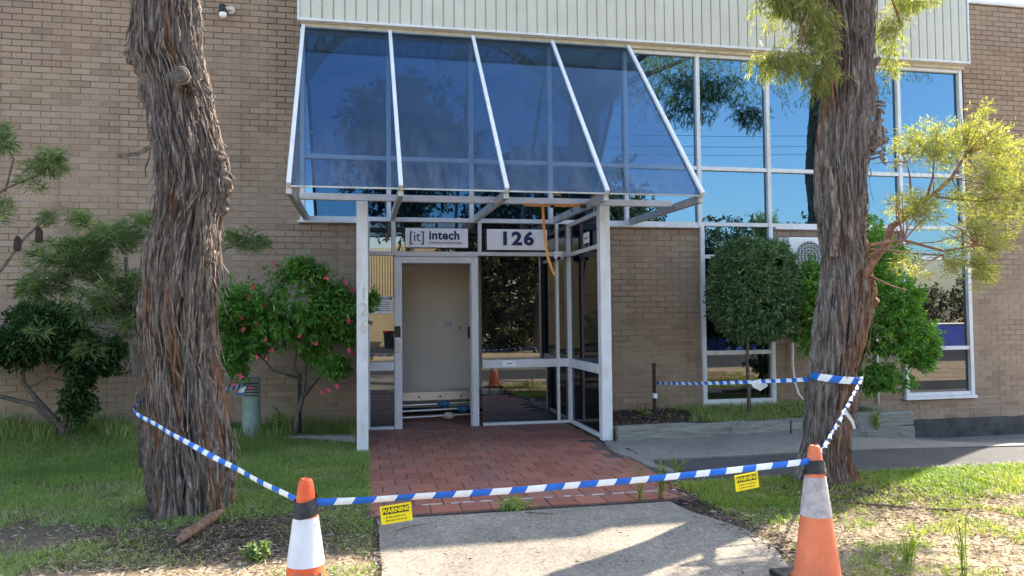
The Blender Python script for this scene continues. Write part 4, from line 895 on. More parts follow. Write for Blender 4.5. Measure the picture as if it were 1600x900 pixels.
# crown of the left tree, above the frame
b = MB()
for q in range(7):
    a = q*.9; b.tube([(-1.5, 6, 5.0), (-1.5+.9*math.cos(a), 6+.9*math.sin(a), 6.1), (-1.5+2.2*math.cos(a), 6+2.2*math.sin(a), 7.3+.2*q)], [.14, .08, .03], 7)
b.build('limb', 'stem', tl)
O = ellip(900, (-1.8, 5.2, 8.6), (3.2, 3.2, 1.9), .35, .45, .9, 5); sprays(O, rng.normal(size=O.shape)+np.array([0, 0, -.2]), .35, 10, .10, .022, mt='leaf_bott', parent=tl)

tr = thing('leaning_tree', 'furrowed brown tree on the right verge with yellow green feathery branches', 'tree', (3.83, 5.7, 0))
def red_r(T, ZZ):
    n = fbm(np.cos(T)*3+8, np.sin(T)*3, ZZ*.7, 4, 57); side = np.exp(-((T-5.45)/.55)**2); low = sst(2.3, 1.4, ZZ); return np.clip(sst(.58, .7, n)*.6+side*low*1.1, 0, 1)
trunk('trunk', RTr, 5.7, tr, 280, 560, .029, 12, bumps=((-.25, 1.5, .12, .035), (-.1, 2.0, .05, .02), (-.9, .9, .14, -.03), (-1.2, .95, .2, -.015)), twist=.22, redf=red_r, leany=0.)
fibres(RTr, 5.7, 130, 9, tr, -3.1, .1, .1, 4.3)
sb = MB()
for (a, p) in ((0, [(4.30, 5.62, 2.9), (4.35, 5.60, 3.0), (4.36, 5.6, 3.16)]), (0, [(4.28, 5.62, 2.82), (4.36, 5.58, 2.9), (4.42, 5.57, 2.90)]), (0, [(4.29, 5.62, 3.0), (4.355, 5.58, 3.08)]), (0, [(3.88, 5.6, 1.9), (3.86, 5.5, 2.2), (3.80, 5.47, 2.5), (3.74, 5.46, 2.68)]), (0, [(4.32, 5.64, 3.55), (4.39, 5.6, 3.62)])):
    n = len(p); sb.tube(p, [.045*(1-.6*i/max(n-1, 1)) for i in range(n)], 7)
for i in range(24):
    z = 2.72+random.random()*.5; ribbon(sb, [(4.27, 5.6, z), (4.33+random.random()*.03, 5.58, z+.02), (4.37+random.random()*.06, 5.57, z+random.uniform(-.05, .06))], .02, (0, 0, 1), th=.004)
tag(sb.build('dead_stub', 'bark', tr), kind='stuff')
for o in tr.children:
    if o.name.startswith('dead_stub'):
        n = len(o.data.vertices)
        for at_, v in (('groove', .6), ('red', .15)): o.data.attributes.new(at_, 'FLOAT', 'POINT').data.foreach_set('value', [v]*n)
def limb(pts, r0, r1, n=8, mt='twig', parent=tr):
    k = len(pts); MB().tube(pts, [r0+(r1-r0)*i/(k-1) for i in range(k)], n).build('branch', mt, parent, smooth=True)
limb([(4.12, 5.55, 1.72), (4.28, 5.6, 1.88), (4.42, 5.62, 2.02), (4.50, 5.66, 2.16), (4.62, 5.68, 2.22), (4.74, 5.7, 2.33), (4.98, 5.72, 2.46), (5.2, 5.75, 2.62), (5.4, 5.8, 2.85)], .042, .012)
limb([(4.78, 5.7, 2.36), (4.72, 5.68, 2.45), (4.69, 5.65, 2.6), (4.62, 5.6, 2.72)], .013, .004)
limb([(4.9, 5.71, 2.42), (4.93, 5.66, 2.6), (4.90, 5.6, 2.78)], .014, .004)
limb([(4.95, 5.7, 2.44), (5.3, 5.55, 2.38), (5.7, 5.5, 2.45)], .012, .004)
limb([(4.15, 5.5, 1.98), (4.45, 5.45, 2.02), (4.8, 5.42, 1.93), (5.15, 5.42, 1.98), (5.3, 5.4, 1.95)], .016, .005)
limb([(4.15, 5.5, 1.95), (4.5, 5.5, 1.92), (4.85, 5.5, 1.90), (5.0, 5.5, 1.97)], .012, .004)
limb([(4.15, 5.5, 1.9), (4.4, 5.42, 1.98), (4.7, 5.38, 2.0), (5.0, 5.4, 2.08)], .008, .003)
limb([(4.2, 5.55, 1.72), (4.35, 5.5, 1.64), (4.45, 5.45, 1.6)], .01, .004)
limb([(3.98, 5.6, 4.6), (3.74, 5.5, 4.3), (3.55, 5.45, 3.8), (3.5, 5.4, 3.5)], .02, .005); limb([(3.86, 5.55, 4.2), (3.80, 5.5, 3.8), (3.83, 5.45, 3.1)], .014, .006)
limb([(4.3, 5.6, 4.6), (4.5, 5.6, 4.2), (4.62, 5.6, 3.9)], .018, .005)
for q in range(8):
    a = q*.8; limb([(4.15, 5.7, 5.2), (4.15+.9*math.cos(a), 5.7+.9*math.sin(a), 5.9+.05*q), (4.15+2.3*math.cos(a), 5.7+2.3*math.sin(a), 6.5+.12*q)], .10, .03, 7, 'stem')
def twigs(src, clumps, per, parent, seed):
    rr = random.Random(seed); mb = MB()
    for c, r in clumps:
        s0 = min(src, key=lambda p: (Vector(p)-Vector(c)).length)
        for i in range(per):
            e = Vector((c[0]+r[0]*rr.uniform(-1, 1), c[1]+r[1]*rr.uniform(-.8, .8), c[2]+r[2]*rr.uniform(-.9, 1))); m0 = Vector(s0).lerp(e, .5)+Vector((rr.uniform(-.06, .06), rr.uniform(-.05, .05), rr.uniform(-.03, .07)))
            mb.tube([s0, m0, e], [.006, .004, .0015], 4, False)
    tag(mb.build('twigs', 'twig', parent), kind='stuff')
# feathery foliage clumps (centre, radii, sprays)
clumps = [((4.75, 5.6, 2.78), (.36, .3, .15), 300), ((5.05, 5.7, 2.95), (.36, .3, .16), 330), ((5.45, 5.7, 2.80), (.42, .35, .30), 560), ((5.62, 5.7, 3.02), (.28, .3, .13), 150), ((5.35, 5.6, 2.45), (.35, .3, .16), 230),
          ((5.75, 5.6, 2.38), (.40, .3, .22), 380), ((6.0, 5.7, 2.7), (.32, .3, .25), 260), ((4.45, 5.45, 2.32), (.20, .2, .13), 150), ((4.62, 5.4, 2.26), (.25, .2, .1), 140), ((5.1, 5.4, 2.02), (.36, .22, .11), 260), ((4.65, 5.35, 1.82), (.36, .2, .09), 200),
          ((4.98, 5.35, 1.76), (.24, .2, .12), 170), ((4.92, 5.55, 2.40), (.26, .25, .12), 110), ((5.33, 5.6, 3.20), (.12, .12, .06), 20), ((5.05, 5.5, 2.15), (.2, .2, .08), 70)]
twigs([(4.78, 5.7, 2.36), (4.98, 5.72, 2.46), (5.2, 5.75, 2.62), (5.4, 5.8, 2.85), (4.62, 5.6, 2.72), (4.9, 5.6, 2.78), (5.7, 5.5, 2.45), (5.15, 5.42, 1.98), (4.85, 5.5, 1.9), (4.45, 5.45, 2.02)], [(c, r) for c, r, n in clumps], 4, tr, 3)
OO = []; TT = []
for c, r, n in clumps:
    O = ellip(n, c, r, .1, .42, 3.5, 9); OO.append(O); t = nrm(O-np.array(c))*.7+np.array([.25, -.15, .1])+rng.normal(size=O.shape)*.35; TT.append(t)
OO = [np.concatenate(OO)]; TT = [np.concatenate(TT)]; q = fbm(OO[0][:, 0]*7, OO[0][:, 1]*4, OO[0][:, 2]*9, 2, 88) > .455; OO = [OO[0][q]]; TT = [TT[0][q]]
sprays(np.concatenate(OO), np.concatenate(TT), .085, 9, .050, .0062, spread=.8, up=.05, name='feathery_foliage', mt='leaf_gum', parent=tr)
OO = []; TT = []
for c, r, n in [((3.40, 5.5, 4.0), (.30, .3, .32), 420), ((3.62, 5.5, 3.85), (.25, .25, .35), 330), ((3.38, 5.5, 3.52), (.28, .2, .14), 230), ((3.75, 5.5, 3.45), (.16, .2, .3), 150), ((3.6, 5.5, 4.4), (.4, .3, .3), 260), ((4.52, 5.6, 3.92), (.14, .2, .26), 130), ((4.72, 5.6, 4.20), (.25, .25, .08), 120), ((4.50, 5.6, 3.6), (.1, .1, .1), 30)]:
    O = ellip(n, c, r, .1, .42, 3.2, 4); OO.append(O); TT.append(np.array([0, 0, -.8])+rng.normal(size=O.shape)*.5)
sprays(np.concatenate(OO), np.concatenate(TT), .10, 9, .055, .0075, spread=.75, up=-.35, name='hanging_foliage', mt='leaf_gum', parent=tr, rb=rng.random(sum(len(o) for o in OO))*.75)
O = ellip(1900, (5.0, 5.3, 6.75), (3.3, 2.6, 1.25), .2, .47, 1.0, 6); O = O[O[:, 2] > 5.35]
sprays(O, rng.normal(size=O.shape)+np.array([0, 0, -.8]), .3, 12, .085, .014, spread=.8, up=-.3, name='crown', mt='leaf_gum', parent=tr)
O = ellip(700, (6.5, 5.6, 5.75), (1.0, .6, .55), .1, .42, 2.0, 6); O = np.concatenate([O, ellip(160, (7.6, 5.6, 5.45), (.4, .3, .45), .1, .4, 2., 8)])
sprays(O, rng.normal(size=O.shape)*.6+np.array([0, 0, -.8]), .2, 12, .08, .012, spread=.8, up=-.4, name='drooping_foliage', mt='leaf_dark', parent=tr)  # darker leaf colour than the crown, so the clump mirrors dark in the glass
t3 = thing('street_tree', 'third furrowed tree of the row, just right of the frame, mirrored in the upper glass', 'tree', (8.6, 5.7, -.2))
trunk('trunk', [(z, a+4.72+.05*z, b+4.86+.02*z) for z, a, b in RTr], 5.7, t3, 90, 160, .022, 22, twist=-.1)
O = np.concatenate([ellip(260, (7.9, 5.6, 3.15), (.33, .3, .28), .1, .4, 2., 8), ellip(900, (9.4, 5.3, 6.6), (2.2, 2., 1.2), .2, .4, 1., 8)])
sprays(O, rng.normal(size=O.shape)*.6+np.array([0, 0, -.6]), .2, 12, .07, .012, spread=.8, up=-.3, name='foliage', mt='leaf_gum', parent=t3)
# tape wrapped round the right trunk
wp = []
for t in np.linspace(-3.05, -.92, 22):
    wp.append((3.935+.229*math.cos(t), 5.7+.229*math.sin(t), .872+.018*math.sin(t*1.4)))
tape('barrier_tape', 'blue and white tape wrapped around the right tree trunk', wp, w=.06, pitch=.085, twist=lambda s, t: .05)

# ---------------------------------------------------------------- shrubs
def stems(specs, mt, parent, n=7):
    for p, r0, r1 in specs: k = len(p); MB().tube(p, [r0+(r1-r0)*i/(k-1) for i in range(k)], n).build('stem', mt, parent, smooth=True)
sh_ = thing('dark_rounded_shrub', 'dark green rounded shrub with bare forked stems against the left wall', 'shrub', (-3.22, 9.0, .1))
stems([([(-3.22, 9, 0), (-3.25, 9, .25), (-3.45, 8.98, .5), (-3.62, 8.95, .75), (-3.60, 8.9, 1.1)], .05, .015), ([(-3.24, 9, .2), (-3.5, 8.95, .5), (-3.85, 8.9, .62), (-4.15, 8.9, .85), (-4.2, 8.9, 1.1)], .035, .012), ([(-3.22, 9, .2), (-3.16, 8.95, .6), (-3.02, 8.9, .95), (-2.9, 8.9, 1.15)], .035, .01), ([(-3.2, 9, .15), (-3.1, 9.0, .5), (-3.2, 8.9, .9), (-3.3, 8.9, 1.2)], .03, .01), ([(-3.55, 8.95, .7), (-3.35, 8.9, .8), (-3.15, 8.9, .75)], .015, .01)], 'stem', sh_)
OO = [ellip(2000, (-3.50, 8.95, 1.27), (.62, .40, .33), .45, .40, 3, 2), ellip(700, (-4.15, 8.85, 1.15), (.42, .4, .34), .45, .4, 3, 3), ellip(450, (-3.08, 8.9, .98), (.24, .22, .26), .2, .4, 3, 3), ellip(240, (-3.1, 8.95, .6), (.2, .15, .3), .1, .42, 3, 3), ellip(250, (-2.75, 8.9, 1.0), (.14, .15, .25), .1, .42, 3, 3)]
O = np.concatenate(OO); sprays(O, nrm(O-np.array([-3.45, 9.1, 1.0]))+rng.normal(size=O.shape)*.5, .09, 7, .06, .026, mt='leaf_dark', parent=sh_)
fsh = thing('flowering_shrub', 'leafy green shrub with pink flowers left of the porch post', 'shrub', (-.76, 8.9, .1))
stems([([(-.77, 8.9, 0), (-.75, 8.9, .3), (-.68, 8.88, .55), (-.66, 8.85, .9), (-.75, 8.8, 1.25)], .035, .015), ([(-.68, 8.88, .52), (-.50, 8.85, .75), (-.38, 8.8, 1.0), (-.3, 8.8, 1.3)], .025, .01), ([(-.67, 8.88, .6), (-.78, 8.85, .85), (-.74, 8.8, 1.1)], .02, .01), ([(-.70, 8.86, .72), (-1.0, 8.8, .82), (-1.2, 8.8, 1.05)], .018, .008)], 'stem', fsh)
OO = [ellip(900, (-.72, 8.8, 1.52), (.62, .38, .40), .3, .38, 3, 7), ellip(500, (-1.28, 8.75, 1.42), (.36, .32, .44), .3, .38, 3, 8), ellip(330, (-.25, 8.75, 1.45), (.30, .26, .28), .25, .38, 3, 9), ellip(130, (-.62, 8.8, 1.93), (.26, .2, .12), .1, .38, 3, 9), ellip(120, (-.38, 8.75, .92), (.16, .14, .10), .1, .38, 3, 9), ellip(170, (-1.4, 8.75, .95), (.17, .17, .3), .1, .38, 3, 9), ellip(50, (.02, 8.3, 1.62), (.07, .07, .05), .1, .3, 3, 9), ellip(70, (-.55, 8.8, 1.05), (.13, .1, .1), .1, .38, 3, 9)]
O = np.concatenate(OO); sprays(O, nrm(O-np.array([-.7, 9.2, 1.5]))+rng.normal(size=O.shape)*.5+np.array([0, -.2, -.25]), .15, 11, .062, .024, spread=.8, up=-.15, mt='leaf_mid', parent=fsh)
fm = MB()
for k in range(6):
    for q in range(3):
        c0 = Vector((random.uniform(-.025, .025), random.uniform(-.02, .02), random.uniform(-.025, .025))); a = k*PI/3+q; d = Vector((math.cos(a)*.024, -.014, math.sin(a)*.024)); s_ = Vector((-math.sin(a)*.011, 0, math.cos(a)*.011))
        fm.add([c0, c0+d*.6+s_, c0+d, c0+d*.6-s_], [(0, 1, 2, 3)])
f0 = fm.build('flower', 'petal', fsh); f0.data.transform(Matrix.Translation(wloc(fsh)))
fpx = [(-1.18, 1.76), (-1.22, 1.64), (-1.05, 1.56), (-1.30, 1.42), (-1.28, 1.30), (-1.15, 1.36), (-1.05, 1.18), (-1.02, .98), (-.98, 1.08), (-1.3, .80), (-1.38, .70), (-1.2, .67), (-.82, 1.48), (-.52, 1.13), (-.68, 1.22), (-.16, 1.38), (-.13, 1.72), (.04, 1.52), (-.01, 1.42), (-.12, 1.0), (.02, .92), (-.38, .62), (-.28, .66), (-.46, .60), (-.2, 1.8), (-.95, 2.0), (-.4, 1.85), (-.15, 1.05), (-1.12, 1.0)]
for i, (x, z) in enumerate(fpx):
    o = f0 if i == 0 else f0.copy()
    if i: COL.objects.link(o); o.parent = fsh
    o.location = Vector((x, 8.40+random.uniform(-.05, .08), z))-wloc(fsh); o.rotation_euler = (random.uniform(-.5, .5), random.random()*6, random.uniform(-.5, .5)); s_ = random.uniform(.55, 1.0); o.scale = (s_, s_, s_)
tp = thing('topiary_tree', 'clipped lollipop topiary tree on a slim stem in the right garden bed', 'tree', (4.85, 8.8, .1))
stems([([(4.84, 8.8, 0), (4.85, 8.8, .4), (4.83, 8.8, .8), (4.86, 8.8, 1.2), (4.9, 8.8, 1.6)], .028, .016)], 'stem', tp)
d = nrm(rng.normal(size=(5200, 3))); r8 = (np.abs(d[:, :1])**2.6+np.abs(d[:, 1:2])**2.6+np.abs(d[:, 2:])**2.6)**(-1/2.6)
O = np.array([4.95, 8.8, 1.73])+d*r8*np.array([.53, .47, .63])*(.80+.17*rng.random((5200, 1))+.12*(vnoise(d[:, :1]*4, d[:, 1:2]*4, d[:, 2:]*4, 5)-.5)+.10*(rng.random((5200, 1)) > .93))
kq = fbm(O[:, 0]*4.5, O[:, 1]*4.5, O[:, 2]*4.5, 3, 44) > .40; O = O[kq]; d = d[kq]
sprays(O, d+rng.normal(size=O.shape)*.45, .07, 6, .066, .024, spread=.85, mt='leaf_top', parent=tp)
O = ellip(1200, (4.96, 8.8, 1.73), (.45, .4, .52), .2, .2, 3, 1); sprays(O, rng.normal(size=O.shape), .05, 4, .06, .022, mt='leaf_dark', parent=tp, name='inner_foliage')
gs = thing('glossy_shrub', 'tall bright green leafy shrub behind the right tree trunk', 'shrub', (6.1, 8.6, .1))
stems([([(6.0, 8.6, 0), (6.0, 8.6, .6), (5.9, 8.6, 1.4), (5.9, 8.6, 2.2)], .04, .012), ([(6.05, 8.6, 0), (6.3, 8.55, .8), (6.5, 8.5, 1.5)], .03, .01)], 'stem', gs)
OO = [ellip(1900, (6.45, 8.4, 1.25), (.70, .42, .66), .35, .40, 2.5, 12), ellip(750, (5.72, 8.5, 1.45), (.36, .35, .62), .35, .42, 2.5, 13), ellip(700, (6.25, 8.4, 2.15), (.45, .35, .42), .35, .42, 2.5, 14), ellip(420, (6.9, 8.3, 1.05), (.28, .25, .35), .2, .42, 3, 15), ellip(300, (6.35, 8.3, .62), (.42, .3, .2), .2, .42, 3, 16)]
O = np.concatenate(OO); sprays(O, nrm(O-np.array([6.3, 8.8, 1.2]))+rng.normal(size=O.shape)*.5, .11, 9, .062, .026, spread=.8, mt='leaf_mid', parent=gs)
# bottlebrush behind the left trunk and another entering from the left
bb = thing('banksia_shrub', 'airy grey green banksia shrub behind the left tree trunk', 'shrub', (-2.1, 7.6, .05))
stems([([(-2.05, 7.6, 0), (-2.1, 7.6, .8), (-2.16, 7.55, 1.3), (-2.18, 7.5, 2.0)], .03, .018), ([(-2.1, 7.6, 1.1), (-2.3, 7.5, 1.5), (-2.7, 7.5, 1.75), (-3.0, 7.5, 1.9)], .015, .005), ([(-2.16, 7.55, 1.5), (-1.7, 7.6, 1.9), (-1.1, 7.6, 2.2)], .014, .005), ([(-2.16, 7.5, 1.25), (-2.4, 7.45, 1.35), (-2.5, 7.4, 1.5)], .012, .004)], 'stem', bb)
OO = []; TT = []
for c, r, n in [((-2.65, 7.5, 1.95), (.33, .3, .18), 230), ((-2.35, 7.5, 2.12), (.3, .3, .16), 190), ((-2.25, 7.5, 1.68), (.28, .3, .24), 240), ((-2.9, 7.5, 1.72), (.22, .2, .12), 90), ((-2.15, 7.5, 1.35), (.16, .2, .18), 80), ((-2.45, 7.35, 1.52), (.2, .15, .10), 70), ((-1.1, 7.6, 2.2), (.18, .15, .1), 60), ((-2.0, 7.5, 2.3), (.2, .2, .15), 60), ((-2.45, 7.4, 1.15), (.06, .05, .05), 10), ((-2.78, 7.2, 1.3), (.05, .04, .05), 9)]:
    O = ellip(n, c, r, .1, .45, 3.5, 21); OO.append(O); TT.append(nrm(O-np.array(c))+rng.normal(size=O.shape)*.4)
sprays(np.concatenate(OO), np.concatenate(TT), .06, 12, .10, .0065, spread=.95, mt='leaf_bott', parent=bb)
bb = thing('banksia_branch', 'banksia branches with dark seed cones reaching in from the left edge', 'branch', (-2.9, 5.5, 1.4))
stems([([(-3.1, 5.5, .9), (-2.75, 5.5, 1.35), (-2.37, 5.5, 1.75), (-2.22, 5.5, 1.98), (-2.1, 5.5, 2.1)], .016, .006), ([(-3.0, 5.5, 1.9), (-2.6, 5.5, 2.1), (-2.35, 5.5, 2.3), (-2.1, 5.5, 2.42)], .014, .005), ([(-2.35, 5.5, 2.28), (-2.3, 5.5, 2.5), (-2.35, 5.5, 2.6)], .008, .003)], 'stem', bb)
OO = []; TT = []
for c, r, n in [((-2.36, 5.5, 2.60), (.14, .15, .12), 90), ((-2.12, 5.5, 2.50), (.14, .12, .07), 80), ((-2.40, 5.5, 2.12), (.12, .12, .10), 70), ((-1.97, 5.5, 2.10), (.13, .1, .05), 50), ((-2.2, 5.5, 2.33), (.08, .08, .04), 14)]:
    O = ellip(n, c, r, .1, .45, 5, 22); OO.append(O); TT.append(nrm(O-np.array(c))+rng.normal(size=O.shape)*.4)
sprays(np.concatenate(OO), np.concatenate(TT), .04, 12, .065, .005, spread=.95, mt='leaf_bott', parent=bb)
for x, z in ((-2.27, 1.93), (-2.14, 1.99)): MB().tube([(x, 5.5, z-.05), (x, 5.5, z-.035), (x, 5.5, z+.03), (x, 5.5, z+.055)], [.012, .024, .022, .008], 10).build('seed_cone', 'cone_brown', bb, smooth=True)

# ---------------------------------------------------------------- grass, litter, weeds
def blades(P, h, w, mt, name, lean=.5, label=None, parent=None, rb=None):
    n = len(P); a = rng.random(n)*2*PI; d = np.stack([np.cos(a), np.sin(a), np.zeros(n)], 1); s = np.stack([-np.sin(a), np.cos(a), np.zeros(n)], 1)
    h = h*(.45+.9*rng.random(n)); ln = (lean*(.2+rng.random(n))*h)[:, None]; h = h[:, None]; w = np.broadcast_to(w, (n,))[:, None]*(.6+.7*rng.random((n, 1)))
    z = np.array([[0, 0, 1.]])
    V = np.stack([P-s*w/2, P+s*w/2, P+d*ln*.45+z*h*.6+s*w*.32, P+d*ln*.45+z*h*.6-s*w*.32, P+d*ln*1.4+z*h*(1-.25*rng.random((n, 1)))], 1).reshape(-1, 3)
    i = np.arange(n)[:, None]*5; F1 = np.stack([i+np.array([[0, 1, 2]]), i+np.array([[0, 2, 3]]), i+np.array([[3, 2, 4]])], 1).reshape(-1, 3)
    r = rng.random(n) if rb is None else rb
    o = npmesh(name, V, F1, mt, parent, fattrs={'rnd': np.repeat(r, 3)})
    if parent is None: tag(o, label, 'grass', kind='stuff')
    return o
def scatter(n, x0, x1, y0, y1, dens):
    x = x0+(x1-x0)*rng.random(n); y = y0+(y1-y0)*rng.random(n); k = rng.random(n) < dens(x, y); x, y = x[k], y[k]
    return x, y
def d_left(x, y):
    n = fbm(x*1.3, y*1.3, 1, 4, 41); n2 = fbm(x*4, y*4, 1, 3, 43)
    d = sst(4.55, 5.2, y+.5*(x < -1.9))*sst(.33, .52, n*.6+n2*.4+.10*sst(6.0, 7.5, y))
    d = np.maximum(d, sst(6.4, 7.6, y)*(.45+.55*sst(.38, .52, n2*.5+n*.5)))
    dirt = np.exp(-(((x+.75)/.75)**2+((y-5.15)/.55)**2)); d = d*(1-.85*np.clip(dirt*1.3, 0, 1))
    d = d*(1-.75*np.exp(-(((x+2.6)/.9)**2+((y-6.1)/.35)**2)))*(1-.7*sst(.52, .62, fbm(x*.9+7, y*1.9, 2, 3, 91))*(y < 7.3))
    d = np.maximum(d, .30*(n2 > .52)*(y < 5.2)); d = d*(1-.92*np.exp(-(((x+.55)/.55)**2+((y-4.9)/.3)**2)))
    d = d*(((x+1.3)**2+(y-6)**2) > .30**2)
    return d*(x < .06+.05*(n2-.5))*(1-(y > 8.8)*(np.abs(x+1.27) < .1))
x, y = scatter(330000, -5.2, .12, 3.0, 9.5, d_left)
P = np.stack([x, y, g(x, y)-.01], 1); blades(P, .042, .0055, 'grass', 'grass', 1.2, rb=np.clip(.55*rng.random(len(x))+.9*(fbm(x*1.7, y*1.7, 4, 4, 95)-.28), 0, 1), label= 'green lawn grass on the left around the gnarled tree')
x, y = scatter(9000, -5.2, -.1, 8.4, 9.5, lambda x, y: .9*(fbm(x*2, y*2, 3, 3, 47) > .46)*(y > 8.75-.1*x*0)); P = np.stack([x, y, g(x, y)-.01], 1); blades(P, .16, .007, 'grass', 'grass', .5, 'long unmown grass along the foot of the left brick wall')
def d_right(x, y):
    n = fbm(x*1.3, y*1.3, 5, 4, 51); n2 = fbm(x*4, y*4, 5, 3, 53)
    edge = sst(5.93, 5.83, y)
    d = edge*np.maximum(sst(4.75, 5.35, y-.0*x)*sst(.25, .5, n2+.1), 0)*(1-.9*np.exp(-(((x-3.7)/.85)**2+((y-5.25)/.45)**2)))
    d = np.maximum(d, edge*.9*np.exp(-(((x-2.95)/.5)**2+((y-5.25)/.35)**2)))
    d = np.maximum(d, edge*sst(4.6, 5.6, x)*sst(4.7, 5.2, y)*.95)
    d = np.maximum(d, .28*sst(.53, .62, n2)*(y < 5.3)); d = d*sst(2.42, 2.62, x+.1*(n2-.5))*(x > 2.5)
    return d*(((x-3.83)**2+(y-5.7)**2) > .2**2)
x, y = scatter(330000, 2.4, 10.5, 2.6, 5.95, d_right); P = np.stack([x, y, g(x, y)-.01], 1)
blades(P, .045, .0055, 'grass_dry', 'grass', .9, rb=np.clip(.6*rng.random(len(x))+.8*(fbm(x*1.7, y*1.7, 4, 4, 96)-.3), 0, 1), label= 'yellow green grass on the right verge beside the driveway')
x, y = scatter(9000, 3.5, 6.45, 8.15, 9.5, lambda x, y: sst(.4, .55, fbm(x*1.6, y*1.6, 8, 3, 61)+.10*sst(4, 5, x))); P = np.stack([x, y, .10+.03*sst(8.3, 9.4, y)+0*x], 1); blades(P, .085, .007, 'grass', 'grass', .7, 'dark grass and weeds in the right timber edged garden bed')
def slivers(n, x0, x1, y0, y1, dens, L, Wd, mt, name, label, dz=.0, zf=None):
    x, y = scatter(n, x0, x1, y0, y1, dens); k = len(x); a = rng.random(k)*2*PI
    z = (g(x, y)+dz if zf is None else zf(x, y))+rng.random(k)*.012; D = np.stack([np.cos(a), np.sin(a), rng.normal(size=k)*.22], 1)
    V, Fc = leaves(np.stack([x, y, z], 1), D, L*(.4+1.2*rng.random(k)), Wd*(.5+rng.random(k)), .2, 0)
    tag(npmesh(name, V, Fc, mt, fattrs={'rnd': np.repeat(rng.random(k), 2)}), label, 'leaf litter', kind='stuff')
slivers(42000, -4.5, .1, 2.8, 6.2, lambda x, y: .25+.75*(y < 5.0)+0*x, .045, .006, 'straw', 'dry_litter', 'dry straw and leaf litter at the front of the left lawn', -.006)
slivers(50000, 2.42, 8.5, 2.4, 5.9, lambda x, y: .35+.65*(y < 5.0)+0*x, .045, .007, 'straw', 'dry_litter', 'dry straw and leaf litter on the sunlit right verge', -.006)
slivers(22000, -1.9, .1, 4.6, 5.9, lambda x, y: np.exp(-(((x+.8)/.8)**2+((y-5.15)/.5)**2)), .04, .007, 'bits', 'mulch_litter', 'dark brown twigs and bark litter in front of the left tree', -.002)
slivers(22000, 2.25, 4.9, 3.9, 6.0, lambda x, y: np.maximum(np.exp(-(((x-3.8)/.8)**2+((y-5.25)/.5)**2)), .95*np.exp(-((x-2.45)/.10)**2)), .04, .008, 'bits', 'mulch_litter', 'dark brown leaf litter around the right tree and along the path edge', -.002)
slivers(8000, 2.9, 6.4, 8.15, 9.45, lambda x, y: .3+.7*(x < 4.2), .05, .012, 'bits', 'mulch_litter', 'dark bark mulch in the right timber edged garden bed', zf=lambda x, y: .11+.03*sst(8.3, 9.4, y)+0*x)
slivers(800, 0, 2.5, 3.2, 9, lambda x, y: .5+0*x, .03, .006, 'bits', 'leaf_litter', 'few dry leaves and twigs scattered on the path and paving', .012)
def weed(name, label, c, n, h, spread, mt='grass_dry', lf=.02, lw=.006):
    t = thing(name, label, 'weed', c); c = np.array(c)
    a = rng.random(n)*2*PI; tips = c+np.stack([np.cos(a)*spread*rng.random(n), np.sin(a)*spread*rng.random(n), h*(.6+.5*rng.random(n))], 1)
    b = MB()
    for q in tips: b.tube([tuple(c+np.array([random.uniform(-.02, .02), random.uniform(-.02, .02), -.01])), tuple((c+q)/2+np.array([0, 0, .02])), tuple(q)], [.0022, .0018, .001], 4)
    b.build('stalk', 'grass_dry', t)
    O = np.concatenate([c+(q-c)*np.linspace(.15, 1, 16)[:, None] for q in tips]); sprays(O, rng.normal(size=O.shape)+np.array([0, 0, .4]), .02, 3, lf, lw, mt=mt, parent=t, name='leaves')
weed('weed', 'feathery weed growing at the front edge of the paving, left of a pair', (2.05, 5.38, 0), 5, .26, .08); weed('weed', 'bushier feathery weed at the front edge of the paving, right of a pair', (2.24, 5.44, 0), 7, .32, .12)
weed('weed', 'low grassy weed in the joint between paving and concrete path', (1.08, 5.38, 0), 14, .06, .14, 'grass', .05, .006)
weed('weed', 'tall spiky weed at the lower right corner of the verge', (3.17, 3.5, 0), 6, .38, .07); weed('weed', 'small pale weed beside the right traffic cone', (3.0, 3.72, 0), 8, .16, .10); weed('weed', 'weed growing out of the joint in the timber edging', (6.05, 7.97, .02), 7, .2, .08, 'grass', .03, .012)
weed('weed', 'small pale weed on the bare soil left of the left cone', (-.62, 4.6, 0), 12, .09, .09, 'leaf_bott', .03, .012); weed('weed', 'thin weeds at the corner of the driveway and paving', (2.72, 6.2, 0), 7, .2, .1)
weed('weed', 'leafy weed at the base of the left wall beside the shrub stem', (-.95, 9.1, .08), 9, .28, .12, 'grass', .04, .014)
lg = thing('fallen_branch', 'short reddish piece of dead wood lying in front of the left tree', 'log', (-1.07, 5.3, 0))
MB().tube([(-1.15, 4.98, .03), (-1.12, 5.1, .045), (-1.08, 5.3, .04), (-1.03, 5.48, .05), (-1.0, 5.64, .045)], [.018, .035, .032, .036, .02], 9).build('wood', 'wood_stick', lg, smooth=False)
lg = thing('fallen_twig', 'long thin dead stick lying on the sunlit right verge', 'stick', (3.6, 4.8, 0))
MB().tube([(3.45, 5.02, .015), (3.56, 4.9, .02), (3.72, 4.78, .02), (3.85, 4.66, .018)], [.006, .01, .009, .004], 6).build('wood', 'wood_stick', lg)
lg = thing('fallen_twig', 'short dark stick lying at the right end of the bare verge', 'stick', (4.0, 4.57, 0))
MB().tube([(3.92, 4.66, .015), (4.02, 4.58, .022), (4.12, 4.58, .02)], [.006, .012, .01], 6).build('wood', 'wood_stick', lg)

